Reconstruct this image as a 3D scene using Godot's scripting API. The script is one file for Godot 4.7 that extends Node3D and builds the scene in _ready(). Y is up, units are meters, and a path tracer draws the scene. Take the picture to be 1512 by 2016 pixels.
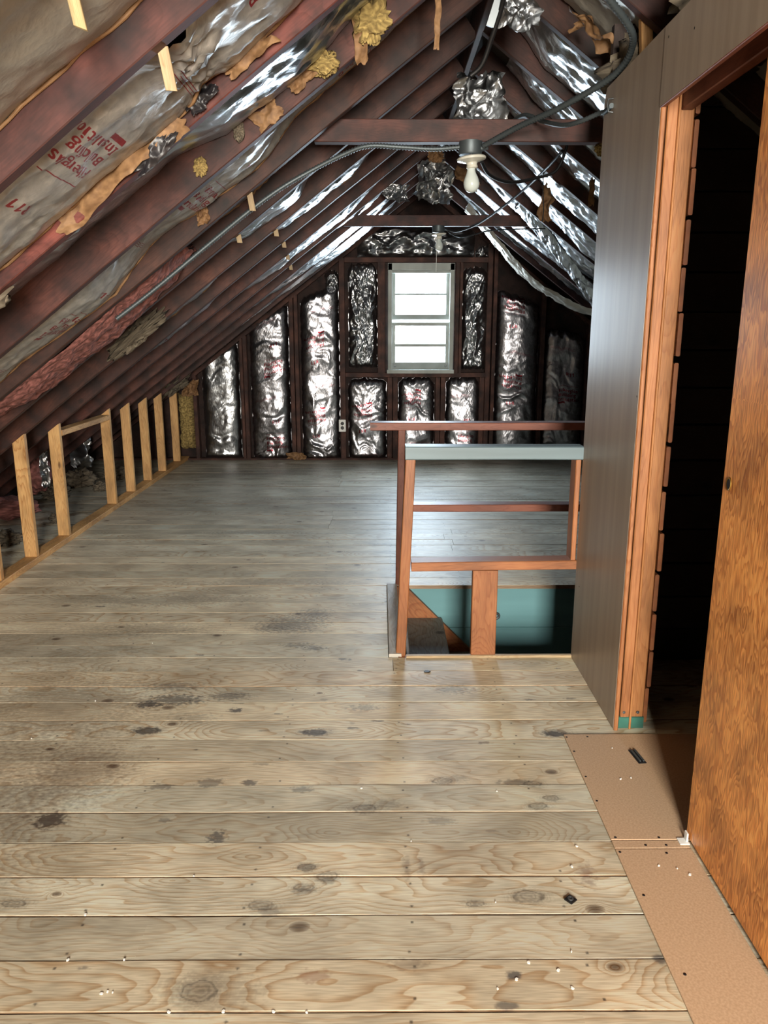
extends Node3D
# An unfinished attic: plank floor, foil-faced batts between dark rafters, a gable window, a railed stair opening and a closet with a sliding door.

const RIDGE_X := 0.47      # the ridge line, in metres
const RIDGE_Y := 2.77      # height of the rafter undersides at the ridge
const PITCH := 0.755       # rise per metre of run
const GABLE_Z := -8.38     # inner face of the far gable studs
const REAR_Z := 2.4       # inner face of the gable behind the camera
const BOARD := 0.1395      # floor board pitch

var rng := RandomNumberGenerator.new()
var noise := FastNoiseLite.new()
var ridged := FastNoiseLite.new()
var mats := {}
var taken := {}

# ------------------------------------------------------------------ mesh building
class Shape:
	var v := PackedVector3Array()
	var n := PackedVector3Array()
	var uv := PackedVector2Array()
	var uv2 := PackedVector2Array()
	var c := PackedColorArray()
	var i := PackedInt32Array()
	var tint := Color.WHITE

	func put(p: Vector3, nn: Vector3, t: Vector2, t2 := Vector2.ZERO) -> int:
		v.append(p); n.append(nn); uv.append(t); uv2.append(t2); c.append(tint)
		return v.size() - 1

	func tri(a: int, b: int, d: int) -> void:
		var g := (v[b] - v[a]).cross(v[d] - v[a])
		if g.dot(n[a] + n[b] + n[d]) > 0.0:   # front faces run clockwise
			i.append(a); i.append(d); i.append(b)
		else:
			i.append(a); i.append(b); i.append(d)

	func quad(a: int, b: int, d: int, e: int) -> void:
		tri(a, b, d); tri(a, d, e)

	func flat_quad(a: Vector3, b: Vector3, d: Vector3, e: Vector3, out: Vector3, ta := Vector2(0, 0), tb := Vector2(1, 0), td := Vector2(1, 1), te := Vector2(0, 1)) -> void:
		quad(put(a, out, ta), put(b, out, tb), put(d, out, td), put(e, out, te))

	func mesh() -> ArrayMesh:
		var a := []
		a.resize(Mesh.ARRAY_MAX)
		a[Mesh.ARRAY_VERTEX] = v; a[Mesh.ARRAY_NORMAL] = n; a[Mesh.ARRAY_TEX_UV] = uv
		a[Mesh.ARRAY_TEX_UV2] = uv2; a[Mesh.ARRAY_COLOR] = c; a[Mesh.ARRAY_INDEX] = i
		var m := ArrayMesh.new()
		m.add_surface_from_arrays(Mesh.PRIMITIVE_TRIANGLES, a)
		return m

func numbered(called: String) -> String:
	var k: int = taken.get(called, 0)
	taken[called] = k + 1
	return called if k == 0 else "%s_%03d" % [called, k]

func thing(called: String, label: String, category: String, at := Vector3.ZERO, group := "") -> Node3D:
	var o := Node3D.new()
	o.name = numbered(called)
	add_child(o)
	o.position = at
	o.set_meta("label", label); o.set_meta("category", category)
	if group != "":
		o.set_meta("group", group)
	return o

func struct(called: String, at := Vector3.ZERO) -> Node3D:
	var o := Node3D.new()
	o.name = called
	add_child(o)
	o.position = at
	o.set_meta("kind", "structure")
	return o

func part(called: String, m: Mesh, mat: Material, parent: Node, xf := Transform3D()) -> MeshInstance3D:
	var o := MeshInstance3D.new()
	o.name = called
	o.mesh = m
	o.material_override = mat
	o.transform = xf
	parent.add_child(o, true)
	return o

func single(called: String, label: String, category: String, m: Mesh, mat: Material, xf := Transform3D(), group := "") -> MeshInstance3D:
	var o := part(numbered(called), m, mat, self, xf)
	o.set_meta("label", label); o.set_meta("category", category)
	if group != "":
		o.set_meta("group", group)
	return o

func frame(dir: Vector3, up: Vector3, at: Vector3) -> Transform3D:
	var x := dir.normalized()
	var z := x.cross(up).normalized()
	return Transform3D(Basis(x, z.cross(x), z), at)

# A sawn board: length along +x from the origin, height h along y, depth d along z (both centred), with chamfered edges, its own strip of the wood texture and a slight wander.
func board(length: float, h: float, d: float, strip := -1, tint := Color.WHITE, cham := 0.003, wander := 0.0, cut0 := 0.0, cut1 := 0.0, floor_at := Vector3.INF) -> ArrayMesh:
	var s := Shape.new()
	s.tint = tint
	if strip < 0:
		strip = rng.randi() % 8
	var u0 := rng.randf()
	var lo := (strip + 0.05) / 8.0
	var hi := (strip + 0.95) / 8.0
	var c: float = min(cham, min(h, d) * 0.3)
	var Y := h / 2
	var Z := d / 2
	var ring := [Vector2(-Y + c, Z), Vector2(Y - c, Z), Vector2(Y, Z - c), Vector2(Y, -Z + c), Vector2(Y - c, -Z), Vector2(-Y + c, -Z), Vector2(-Y, -Z + c), Vector2(-Y, Z - c)]
	var most: float = max(h, d)
	var segs := 1 if wander == 0.0 else int(clamp(length / 0.12, 2, 30))
	var seed_off := rng.randf() * 100.0
	for k in 8:
		var a: Vector2 = ring[k]
		var b: Vector2 = ring[(k + 1) % 8]
		var e := b - a
		var nn := Vector3(0, -e.y, e.x).normalized()
		if nn.dot(Vector3(0, a.x + b.x, a.y + b.y)) < 0:
			nn = -nn
		var across_h: bool = abs(e.x) >= abs(e.y)
		var va: float
		var vb: float
		if k % 2 == 1:
			va = lo + 0.004; vb = lo + 0.008
		elif across_h:
			va = lo + (a.x + Y) / most * (hi - lo); vb = lo + (b.x + Y) / most * (hi - lo)
		else:
			va = lo + (a.y + Z) / most * (hi - lo); vb = lo + (b.y + Z) / most * (hi - lo)
		s.tint = tint
		if floor_at != Vector3.INF and abs(nn.y) < 0.5:   # the joints of the floor are packed with dirt
			s.tint = Color(tint.r * 0.42, tint.g * 0.33, tint.b * 0.28)
		var last := -1
		var last2 := -1
		for q in segs + 1:
			var f := float(q) / segs
			var da := Vector2.ZERO
			var db := Vector2.ZERO
			if wander > 0.0:
				da = Vector2(noise.get_noise_3d(f * length * 14, sign(a.x) * 20, seed_off), noise.get_noise_3d(f * length * 14, sign(a.y) * 20 + 50, seed_off)) * wander
				db = Vector2(noise.get_noise_3d(f * length * 14, sign(b.x) * 20, seed_off), noise.get_noise_3d(f * length * 14, sign(b.y) * 20 + 50, seed_off)) * wander
			var xa := f * length
			var xb := xa
			if q == 0:
				xa += cut0 * a.x; xb += cut0 * b.x
			if q == segs:
				xa += cut1 * a.x; xb += cut1 * b.x
			var pa := Vector3(xa, a.x + da.x, a.y + da.y)
			var pb := Vector3(xb, b.x + db.x, b.y + db.y)
			var t2a := Vector2.ZERO
			var t2b := Vector2.ZERO
			if floor_at != Vector3.INF:   # planks lie along the world's x: a second map carries the floor's stains and painted shade
				t2a = Vector2((floor_at.x + pa.x + 2.3) / 3.4, (floor_at.z + pa.z + 8.4) / 7.6)
				t2b = Vector2((floor_at.x + pb.x + 2.3) / 3.4, (floor_at.z + pb.z + 8.4) / 7.6)
			var ia := s.put(pa, nn, Vector2(u0 + xa / 2.2, va), t2a)
			var ib := s.put(pb, nn, Vector2(u0 + xb / 2.2, vb), t2b)
			if q > 0:
				s.quad(last, last2, ib, ia)
			last = ia; last2 = ib
	s.tint = tint
	for side in [0.0, 1.0]:
		var out := Vector3(-1 if side == 0.0 else 1, 0, 0)
		var first := -1
		var prev := -1
		for k in 8:
			var a: Vector2 = ring[k]
			var x: float = side * length + (cut0 if side == 0.0 else cut1) * a.x
			var id := s.put(Vector3(x, a.x, a.y), out, Vector2(u0 + 0.3 + a.y * 0.06, lo + 0.03 + a.x * 0.1))
			if k == 0:
				first = id
			elif k > 1:
				s.tri(first, prev, id)
			prev = id
	return s.mesh()

# A plain slab with square edges (walls, decks), texture coordinates in metres.
func slab(lo: Vector3, hi: Vector3, tint := Color.WHITE) -> ArrayMesh:
	var s := Shape.new()
	s.tint = tint
	for ax in 3:
		for sg in [0, 1]:
			var b := (ax + 1) % 3
			var d := (ax + 2) % 3
			var p := []
			for q in [[0, 0], [1, 0], [1, 1], [0, 1]]:
				var w := Vector3.ZERO
				w[ax] = hi[ax] if sg else lo[ax]
				w[b] = hi[b] if q[0] else lo[b]
				w[d] = hi[d] if q[1] else lo[d]
				p.append(w)
			var out := Vector3.ZERO
			out[ax] = 1 if sg else -1
			var ids := []
			for w in p:
				ids.append(s.put(w, out, Vector2(w[d], w[b])))
			s.quad(ids[0], ids[1], ids[2], ids[3])
	return s.mesh()

# A surface over a grid: at(u, v) gives the place, map(u, v) the texture coordinates. Normals come from the neighbours.
func grid(s: Shape, nu: int, nv: int, at: Callable, map: Callable, out: Vector3) -> void:
	var p := PackedVector3Array()
	p.resize((nu + 1) * (nv + 1))
	for j in nv + 1:
		for i in nu + 1:
			p[j * (nu + 1) + i] = at.call(float(i) / nu, float(j) / nv)
	var base := s.v.size()
	for j in nv + 1:
		for i in nu + 1:
			var du: Vector3 = p[j * (nu + 1) + min(i + 1, nu)] - p[j * (nu + 1) + max(i - 1, 0)]
			var dv: Vector3 = p[min(j + 1, nv) * (nu + 1) + i] - p[max(j - 1, 0) * (nu + 1) + i]
			var nn := du.cross(dv).normalized()
			if out != Vector3.ZERO and nn.dot(out) < 0:
				nn = -nn
			s.put(p[j * (nu + 1) + i], nn, map.call(float(i) / nu, float(j) / nv))
	for j in nv:
		for i in nu:
			var a := base + j * (nu + 1) + i
			s.quad(a, a + 1, a + nu + 2, a + nu + 1)

# A tube along points, its radius given along the way.
func tube(pts: PackedVector3Array, radius: Callable, sides := 10) -> ArrayMesh:
	var s := Shape.new()
	var up := Vector3(0.13, 0.97, 0.21).normalized()
	var along := 0.0
	var prev := -1
	for k in pts.size():
		var t := (pts[min(k + 1, pts.size() - 1)] - pts[max(k - 1, 0)]).normalized()
		var x := t.cross(up).normalized()
		up = x.cross(t).normalized()
		if k > 0:
			along += pts[k].distance_to(pts[k - 1])
		var r: float = radius.call(along, float(k) / (pts.size() - 1))
		var first := s.v.size()
		for q in sides + 1:
			var a := TAU * q / sides
			var o := x * cos(a) + up * sin(a)
			s.put(pts[k] + o * r, o, Vector2(along, float(q) / sides))
		if k > 0:
			for q in sides:
				s.quad(prev + q, prev + q + 1, first + q + 1, first + q)
		prev = first
	for e in [0, pts.size() - 1]:
		var t := (pts[1] - pts[0]).normalized() * -1 if e == 0 else (pts[e] - pts[e - 1]).normalized()
		var mid := s.put(pts[e], t, Vector2.ZERO)
		var ring := []
		for q in sides:
			ring.append(s.put(s.v[e * (sides + 1) + q], t, Vector2.ZERO))
		for q in sides:
			s.tri(mid, ring[q], ring[(q + 1) % sides])
	return s.mesh()

func curve(pts: Array, step: float) -> PackedVector3Array:
	var c := Curve3D.new()
	c.bake_interval = step
	for k in pts.size():
		var t: Vector3 = (pts[min(k + 1, pts.size() - 1)] - pts[max(k - 1, 0)]) / 6.0
		c.add_point(pts[k], -t, t)
	return c.get_baked_points()

# A turned shape: profile of (radius, height) pairs about the y axis.
func lathe(profile: Array, sides := 28) -> ArrayMesh:
	var s := Shape.new()
	for k in profile.size() - 1:
		var a: Vector2 = profile[k]
		var b: Vector2 = profile[k + 1]
		var e := b - a
		if e.length() < 1e-6:
			continue
		var flat := Vector2(e.y, -e.x).normalized()
		var pa := flat
		var pb := flat
		if k > 0:
			var e0: Vector2 = a - profile[k - 1]
			var f0 := Vector2(e0.y, -e0.x).normalized()
			if f0.dot(flat) > 0.7:
				pa = (f0 + flat).normalized()
		if k < profile.size() - 2:
			var e1: Vector2 = profile[k + 2] - b
			var f1 := Vector2(e1.y, -e1.x).normalized()
			if f1.dot(flat) > 0.7:
				pb = (f1 + flat).normalized()
		var base := s.v.size()
		for q in sides + 1:
			var t := TAU * q / sides
			var o := Vector3(cos(t), 0, sin(t))
			s.put(o * a.x + Vector3.UP * a.y, o * pa.x + Vector3.UP * pa.y, Vector2(float(q) / sides, a.y))
			s.put(o * b.x + Vector3.UP * b.y, o * pb.x + Vector3.UP * pb.y, Vector2(float(q) / sides, b.y))
		for q in sides:
			s.quad(base + q * 2, base + q * 2 + 2, base + q * 2 + 3, base + q * 2 + 1)
	return s.mesh()

# ------------------------------------------------------------------ textures
func noise_bytes(w: int, h: int, freq: float, octaves: int, sd: int, kind := FastNoiseLite.TYPE_SIMPLEX_SMOOTH, fract := FastNoiseLite.FRACTAL_FBM, seamless := true) -> Image:
	var f := FastNoiseLite.new()
	f.seed = sd
	f.noise_type = kind
	f.frequency = freq
	f.fractal_type = fract
	f.fractal_octaves = octaves
	return f.get_seamless_image(w, h, false, false, 0.12, true) if seamless else f.get_image(w, h, false, false, true)

func stretched(w: int, h: int, sw: int, sh: int, freq: float, octaves: int, sd: int) -> PackedByteArray:
	var im := noise_bytes(sw, sh, freq, octaves, sd)
	im.convert(Image.FORMAT_L8)
	im.resize(w, h, Image.INTERPOLATE_CUBIC)
	return im.get_data()

func tex(im: Image) -> ImageTexture:
	return ImageTexture.create_from_image(im)

# Eight strips of flat-sawn softwood, each 2.2 m long: growth rings cut lengthwise, knots, fine fibre. Neutral, to be tinted by the material.
func wood_atlas() -> ImageTexture:
	var W := 2048
	var H := 1024
	var SH := 128
	var warp := stretched(W, H, 256, 512, 0.02, 3, 11)
	var fibre := stretched(W, H, 128, 1024, 0.22, 2, 12)
	var blotch := stretched(W, H, 256, 256, 0.018, 4, 13)
	var data := PackedByteArray()
	data.resize(W * H * 3)
	var r := RandomNumberGenerator.new()
	r.seed = 5
	for strip in 8:
		var v0 := r.randf_range(-0.2, 1.2)
		var d0 := r.randf_range(0.12, 0.5)
		var freq := r.randf_range(10.0, 17.0)
		var contrast := r.randf_range(0.3, 0.7)
		var amp := r.randf_range(0.12, 0.3)
		var ph := r.randf() * TAU
		var ku := PackedFloat32Array()
		var kv := PackedFloat32Array()
		var kr := PackedFloat32Array()
		for k in [1, 0, 2, 1, 0, 1, 2, 0][strip]:
			ku.append(r.randf()); kv.append(r.randf_range(0.15, 0.85)); kr.append(r.randf_range(0.05, 0.13))
		var drift := PackedFloat32Array()
		drift.resize(W)
		for x in W:
			var t := TAU * x / W
			drift[x] = d0 + amp * (sin(t + ph) + 0.55 * sin(2 * t + ph * 2.3) + 0.3 * sin(5 * t + ph * 3.1))
		for y in SH:
			var row := strip * SH + y
			var v := (y + 0.5) / SH
			var dv2 := (v - v0) * (v - v0) * 0.55
			for x in W:
				var at := row * W + x
				var dd := drift[x]
				var R := sqrt(dv2 + dd * dd) + (warp[at] - 128) * 0.0007
				var knot := 0.0
				var core := 0.0
				var u := float(x) / W
				for k in ku.size():
					var eu: float = abs(u - ku[k])
					if eu > 0.5:
						eu = 1.0 - eu
					if eu < 0.04:
						var ex := eu * 16.0 * 0.62
						var ey := v - kv[k]
						var e2: float = (ex * ex + ey * ey) / (kr[k] * kr[k])
						knot += 0.25 * exp(-e2 * 0.45)
						if e2 < 1.0:
							core = max(core, 1.0 - e2 * 0.8)
				R += knot
				var f := R * freq
				f -= floor(f)
				var late: float = clamp((f - 0.35) * 1.7, 0.0, 1.0)
				late *= late
				if f > 0.94:
					late *= (1.0 - f) * 16.6
				var shade := (fibre[at] - 128) * 0.0009 + (blotch[at] - 128) * 0.0012
				var k2 := late * contrast
				var cr := 0.93 - 0.17 * k2 + shade - core * 0.38
				var cg := 0.90 - 0.27 * k2 + shade - core * 0.40
				var cb := 0.86 - 0.36 * k2 + shade - core * 0.40
				var o := at * 3
				data[o] = clampi(int(cr * 255), 0, 255)
				data[o + 1] = clampi(int(cg * 255), 0, 255)
				data[o + 2] = clampi(int(cb * 255), 0, 255)
	return tex(Image.create_from_data(W, H, false, Image.FORMAT_RGB8, data))

# Two colours mixed by a noise image.
func mottled(w: int, h: int, freq: float, octaves: int, sd: int, dark: Color, light: Color, sw := 0, sh := 0, power := 1.0) -> ImageTexture:
	var a := stretched(w, h, sw if sw else w, sh if sh else h, freq, octaves, sd)
	var lut := PackedByteArray()
	for k in 256:
		var c := dark.lerp(light, pow(k / 255.0, power))
		lut.append(int(c.r * 255)); lut.append(int(c.g * 255)); lut.append(int(c.b * 255))
	var data := PackedByteArray()
	data.resize(w * h * 3)
	for k in w * h:
		var q := a[k] * 3
		data[k * 3] = lut[q]; data[k * 3 + 1] = lut[q + 1]; data[k * 3 + 2] = lut[q + 2]
	return tex(Image.create_from_data(w, h, false, Image.FORMAT_RGB8, data))

# Rotary-cut fir plywood: contour bands of a stretched field give the flame figure.
func plywood(w: int, h: int, sd: int) -> ImageTexture:
	var a := stretched(w, h, w / 2, h / 10, 0.02, 4, sd)
	var b := stretched(w, h, w, h / 16, 0.3, 2, sd + 1)
	var c := stretched(w, h, w / 4, h / 4, 0.02, 3, sd + 2)
	var data := PackedByteArray()
	data.resize(w * h * 3)
	for k in w * h:
		var f := a[k] * 0.033 + c[k] * 0.012
		f -= floor(f)
		var late: float = clamp((f - 0.25) * 1.5, 0.0, 1.0)
		if f > 0.9:
			late *= (1.0 - f) * 10.0
		var s := (b[k] - 128) * 0.0016 + (c[k] - 128) * 0.0014
		data[k * 3] = clampi(int((0.90 - 0.17 * late + s) * 255), 0, 255)
		data[k * 3 + 1] = clampi(int((0.85 - 0.24 * late + s) * 255), 0, 255)
		data[k * 3 + 2] = clampi(int((0.78 - 0.30 * late + s) * 255), 0, 255)
	return tex(Image.create_from_data(w, h, false, Image.FORMAT_RGB8, data))

# Stains, wear and nail heads of the floor, with painted shade at its near left, laid over 3.4 x 7.6 m of it (x from -2.3, z from -8.4).
func floor_stains_and_shade() -> ImageTexture:
	var W := 1024
	var H := 2048
	var im := Image.create_empty(W, H, false, Image.FORMAT_RGBA8)
	im.fill(Color(0.2, 0.19, 0.19, 0.0))
	# [x, z, half width, half depth, colour, strength, raggedness]
	var grey := Color(0.20, 0.20, 0.22)
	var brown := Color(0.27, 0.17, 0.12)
	var spots := [
		[-0.43, -3.56, 0.2, 0.13, grey, 0.58, 0.8], [-0.52, -3.5, 0.12, 0.06, grey, 0.4, 0.9], [-0.33, -3.7, 0.1, 0.08, grey, 0.5, 0.9], [-0.38, -3.3, 0.1, 0.03, grey, 0.5, 1.0], [-0.3, -3.26, 0.06, 0.03, grey, 0.6, 1.0],
		[-0.8, -2.77, 0.12, 0.05, grey, 0.66, 0.9], [-0.9, -2.73, 0.06, 0.03, grey, 0.8, 0.9], [-0.6, -2.8, 0.1, 0.04, grey, 0.55, 1.0], [-0.55, -2.68, 0.03, 0.02, grey, 0.8, 0.9], [-0.85, -2.88, 0.14, 0.04, grey, 0.5, 1.0], [-0.7, -2.62, 0.1, 0.05, grey, 0.3, 1.0],
		[-0.98, -2.01, 0.055, 0.045, Color(0.19, 0.14, 0.12), 0.85, 0.6], [-0.47, -1.93, 0.03, 0.03, grey, 0.7, 1.0], [-0.99, -2.25, 0.2, 0.22, brown, 0.4, 0.8], [-1.2, -2.7, 0.4, 0.35, brown, 0.36, 0.8], [-1.35, -2.0, 0.45, 0.55, brown, 0.4, 0.8], [-1.5, -3.3, 0.5, 0.3, brown, 0.25, 0.8],  # the broad brown blots mix dirt with painted-in shade
		[0.43, -2.2, 0.06, 0.02, grey, 0.5, 0.6], [0.25, -2.22, 0.05, 0.025, grey, 0.3, 0.8], [0.63, -2.5, 0.05, 0.025, grey, 0.8, 0.5],
		[0.3, -1.44, 0.02, 0.014, grey, 0.8, 0.4], [0.27, -1.36, 0.03, 0.012, grey, 0.65, 0.3], [0.644, -1.485, 0.018, 0.018, grey, 0.75, 0.2],
		[-0.236, -2.513, 0.06, 0.025, Color(0.18, 0.18, 0.24), 0.7, 0.7], [-0.845, -2.531, 0.06, 0.03, grey, 0.7, 0.6], [-0.06, -2.7, 0.08, 0.03, grey, 0.45, 0.9],
		[0.02, -2.08, 0.06, 0.03, grey, 0.35, 0.8], [0.18, -2.0, 0.05, 0.02, grey, 0.35, 0.7], [0.07, -1.8, 0.012, 0.06, brown, 0.4, 0.8], [0.11, -1.8, 0.012, 0.05, brown, 0.35, 0.8], [0.55, -1.77, 0.03, 0.05, Color(0.35, 0.18, 0.15), 0.45, 0.9],
		[-0.2, -1.8, 0.03, 0.02, grey, 0.4, 0.5], [-0.14, -1.75, 0.03, 0.015, grey, 0.4, 0.5], [-0.2, -1.71, 0.03, 0.015, grey, 0.4, 0.5], [-0.55, -2.2, 0.05, 0.03, grey, 0.5, 0.6], [-0.7, -2.18, 0.05, 0.02, grey, 0.5, 0.7], [-0.25, -2.16, 0.04, 0.02, grey, 0.5, 0.6], [-0.42, -2.2, 0.03, 0.02, grey, 0.7, 0.5],
		[-0.38, -1.4, 0.13, 0.06, Color(0.3, 0.26, 0.2), 0.3, 0.6], [-0.28, -1.64, 0.04, 0.02, grey, 0.35, 0.6], [0.06, -1.47, 0.05, 0.02, brown, 0.35, 0.6], [-0.15, -1.44, 0.04, 0.02, Color(0.45, 0.2, 0.1), 0.35, 0.7],
		[-0.6, -4.2, 0.5, 0.06, grey, 0.25, 1.0], [-1.2, -3.9, 0.5, 0.12, grey, 0.3, 1.0], [-1.1, -3.5, 0.3, 0.1, grey, 0.3, 1.0], [0.3, -2.85, 0.1, 0.04, grey, 0.45, 0.9], [0.05, -5.0, 0.25, 0.03, grey, 0.35, 1.0], [-0.9, -5.3, 0.4, 0.05, grey, 0.35, 1.0], [-0.5, -6.4, 0.6, 0.08, grey, 0.3, 1.0], [0.6, -6.6, 0.4, 0.06, grey, 0.3, 1.0], [-1.2, -7.6, 0.6, 0.2, grey, 0.35, 1.0], [-0.2, -7.9, 1.2, 0.3, grey, 0.3, 1.0]]
	var r := RandomNumberGenerator.new()
	r.seed = 21
	for k in 130:
		spots.append([r.randf_range(-2.2, 1.0), r.randf_range(-8.2, -1.3), r.randf_range(0.008, 0.035), r.randf_range(0.004, 0.012), grey if r.randf() < 0.7 else brown, r.randf_range(0.25, 0.7), 0.7])
	for b in 56:   # two nail heads where each board crosses a joist
		var z := -1.3475 - BOARD * b + BOARD
		for j in 9:
			var x := 0.07 + 0.405 * (j - 6)
			for e in [-0.045, 0.045]:
				if r.randf() < 0.75:
					spots.append([x + r.randf_range(-0.012, 0.012), z - BOARD / 2 + e + r.randf_range(-0.008, 0.008), 0.0045, 0.0045, Color(0.1, 0.08, 0.08), 0.8, 0.0])
	for s in spots:
		var cx: float = (s[0] + 2.3) / 3.4 * W
		var cy: float = (s[1] + 8.4) / 7.6 * H
		var rx: float = s[2] / 3.4 * W
		var ry: float = s[3] / 7.6 * H
		var rag: float = s[6]
		var col: Color = s[4]
		var sd := r.randf() * 500
		for y in range(max(0, int(cy - ry * 1.5)), min(H - 1, int(cy + ry * 1.5)) + 1):
			for x in range(max(0, int(cx - rx * 1.5)), min(W - 1, int(cx + rx * 1.5)) + 1):
				var ex := (x + 0.5 - cx) / rx
				var ey := (y + 0.5 - cy) / ry
				var e := sqrt(ex * ex + ey * ey)
				e += rag * (noise.get_noise_2d(x * 1.7 + sd, y * 3.0) * 0.9 + 0.25 * noise.get_noise_2d(x * 6.0 + sd, y * 12.0))
				var a: float = clamp((1.0 - e) * (2.6 if rag < 0.75 or s[5] > 0.6 else 1.5), 0.0, 1.0) * s[5]
				if a > 0.004:
					var old := im.get_pixel(x, y)
					var na := a + old.a * (1.0 - a)
					im.set_pixel(x, y, Color(col.lerp(old, old.a * (1.0 - a) / na), na))
	# knots: a grey-brown heart, growth rings around it and a dark crack at its rim [x, z, half width, half depth]
	for q in [[-0.4, -1.4, 0.036, 0.026], [0.38, -1.69, 0.034, 0.02], [0.24, -1.665, 0.022, 0.009], [0.48, -2.07, 0.026, 0.015], [0.53, -2.11, 0.022, 0.013], [0.49, -2.19, 0.028, 0.014], [-0.93, -1.67, 0.03, 0.012], [-0.05, -2.06, 0.034, 0.016], [-0.2, -1.8, 0.022, 0.013], [-0.14, -1.765, 0.026, 0.014], [-0.2, -1.725, 0.024, 0.012], [-0.3, -1.66, 0.03, 0.014], [0.2, -2.21, 0.03, 0.016], [-0.24, -2.515, 0.04, 0.018], [-0.845, -2.53, 0.04, 0.018], [0.63, -2.51, 0.04, 0.02]]:
		var cx: float = (q[0] + 2.3) / 3.4 * W
		var cy: float = (q[1] + 8.4) / 7.6 * H
		var rx: float = q[2] / 3.4 * W
		var ry: float = q[3] / 7.6 * H
		var sd := r.randf() * 500
		for y in range(int(cy - ry * 2.4), int(cy + ry * 2.4) + 1):
			for x in range(int(cx - rx * 2.4), int(cx + rx * 2.4) + 1):
				var e := Vector2((x + 0.5 - cx) / rx, (y + 0.5 - cy) / ry).length() + 0.3 * noise.get_noise_2d(x * 1.5 + sd, y * 1.5)
				var a: float = clamp(0.75 - abs(e - 1.0) * 3.0, 0.0, 0.75)        # the rim
				a = max(a, 0.42 + 0.15 * sin(e * 14.0) if e < 1.0 else 0.0)
				a = max(a, (0.16 + 0.14 * sin(e * 20.0)) * clamp(2.3 - e, 0.0, 1.0) if e >= 1.0 else 0.0)
				if a > 0.01:
					var old := im.get_pixel(x, y)
					var na: float = a + old.a * (1.0 - a)
					im.set_pixel(x, y, Color(Color(0.21, 0.18, 0.16).lerp(old, old.a * (1.0 - a) / na), na))
	return tex(im)

# Red printing on silver facing, 0.40 x 0.80 m: a big three-line name, a bar and the R-value, as on the batts.
func foil_print() -> ImageTexture:
	var W := 512
	var H := 1024
	var base := stretched(W, H, W / 2, H / 2, 0.03, 4, 31)
	var data := PackedByteArray()
	data.resize(W * H * 3)
	for k in W * H:
		var g := 196 + (base[k] - 128) / 5
		data[k * 3] = g; data[k * 3 + 1] = g; data[k * 3 + 2] = g + 3
	var font := SystemFont.new()
	font.font_names = PackedStringArray(["Droid Sans"])
	font.font_weight = 700
	for line in [["Fiberglas", 190, 690, 56], ["Building", 190, 752, 56], ["Insulation", 190, 814, 56], ["R11", 270, 470, 62]]:
		var t := TextMesh.new()
		t.text = line[0]
		t.font = font
		t.font_size = 64
		t.pixel_size = 0.01
		t.depth = 0.0
		t.horizontal_alignment = HORIZONTAL_ALIGNMENT_LEFT
		var a := t.get_mesh_arrays()
		if a.is_empty() or a[Mesh.ARRAY_VERTEX] == null:
			continue
		var vs: PackedVector3Array = a[Mesh.ARRAY_VERTEX]
		var ix: PackedInt32Array = a[Mesh.ARRAY_INDEX] if a[Mesh.ARRAY_INDEX] != null else PackedInt32Array(range(vs.size()))
		var k: float = line[3] / 0.64
		for q in range(0, ix.size() - 2, 3):
			ink(data, W, H, Vector2(line[1] + vs[ix[q]].x * k, line[2] - vs[ix[q]].y * k), Vector2(line[1] + vs[ix[q + 1]].x * k, line[2] - vs[ix[q + 1]].y * k), Vector2(line[1] + vs[ix[q + 2]].x * k, line[2] - vs[ix[q + 2]].y * k))
	for bar in [[190, 846, 80, 24], [190, 628, 240, 4], [60, 120, 300, 3], [60, 132, 280, 3], [60, 144, 300, 3]]:
		ink(data, W, H, Vector2(bar[0], bar[1]), Vector2(bar[0] + bar[2], bar[1]), Vector2(bar[0] + bar[2], bar[1] + bar[3]))
		ink(data, W, H, Vector2(bar[0], bar[1]), Vector2(bar[0] + bar[2], bar[1] + bar[3]), Vector2(bar[0], bar[1] + bar[3]))
	return tex(Image.create_from_data(W, H, false, Image.FORMAT_RGB8, data))

func ink(data: PackedByteArray, W: int, H: int, a: Vector2, b: Vector2, c: Vector2) -> void:
	var den := (b.y - c.y) * (a.x - c.x) + (c.x - b.x) * (a.y - c.y)
	if abs(den) < 1e-6:
		return
	for y in range(maxi(0, int(min(a.y, min(b.y, c.y)))), mini(H - 1, int(max(a.y, max(b.y, c.y))) + 1) + 1):
		for x in range(maxi(0, int(min(a.x, min(b.x, c.x)))), mini(W - 1, int(max(a.x, max(b.x, c.x))) + 1) + 1):
			var p := Vector2(x + 0.5, y + 0.5)
			var l := ((b.y - c.y) * (p.x - c.x) + (c.x - b.x) * (p.y - c.y)) / den
			var m := ((c.y - a.y) * (p.x - c.x) + (a.x - c.x) * (p.y - c.y)) / den
			if l >= -0.02 and m >= -0.02 and l + m <= 1.02:
				var o := (y * W + x) * 3
				data[o] = 160; data[o + 1] = 62; data[o + 2] = 70

# ------------------------------------------------------------------ materials
func mat(called: String, color: Color, rough: float, albedo: Texture2D = null, metal := 0.0) -> StandardMaterial3D:
	var m := StandardMaterial3D.new()
	m.resource_name = called
	m.albedo_color = color
	m.roughness = rough
	m.metallic = metal
	m.albedo_texture = albedo
	m.vertex_color_use_as_albedo = true
	mats[called] = m
	return m

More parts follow.
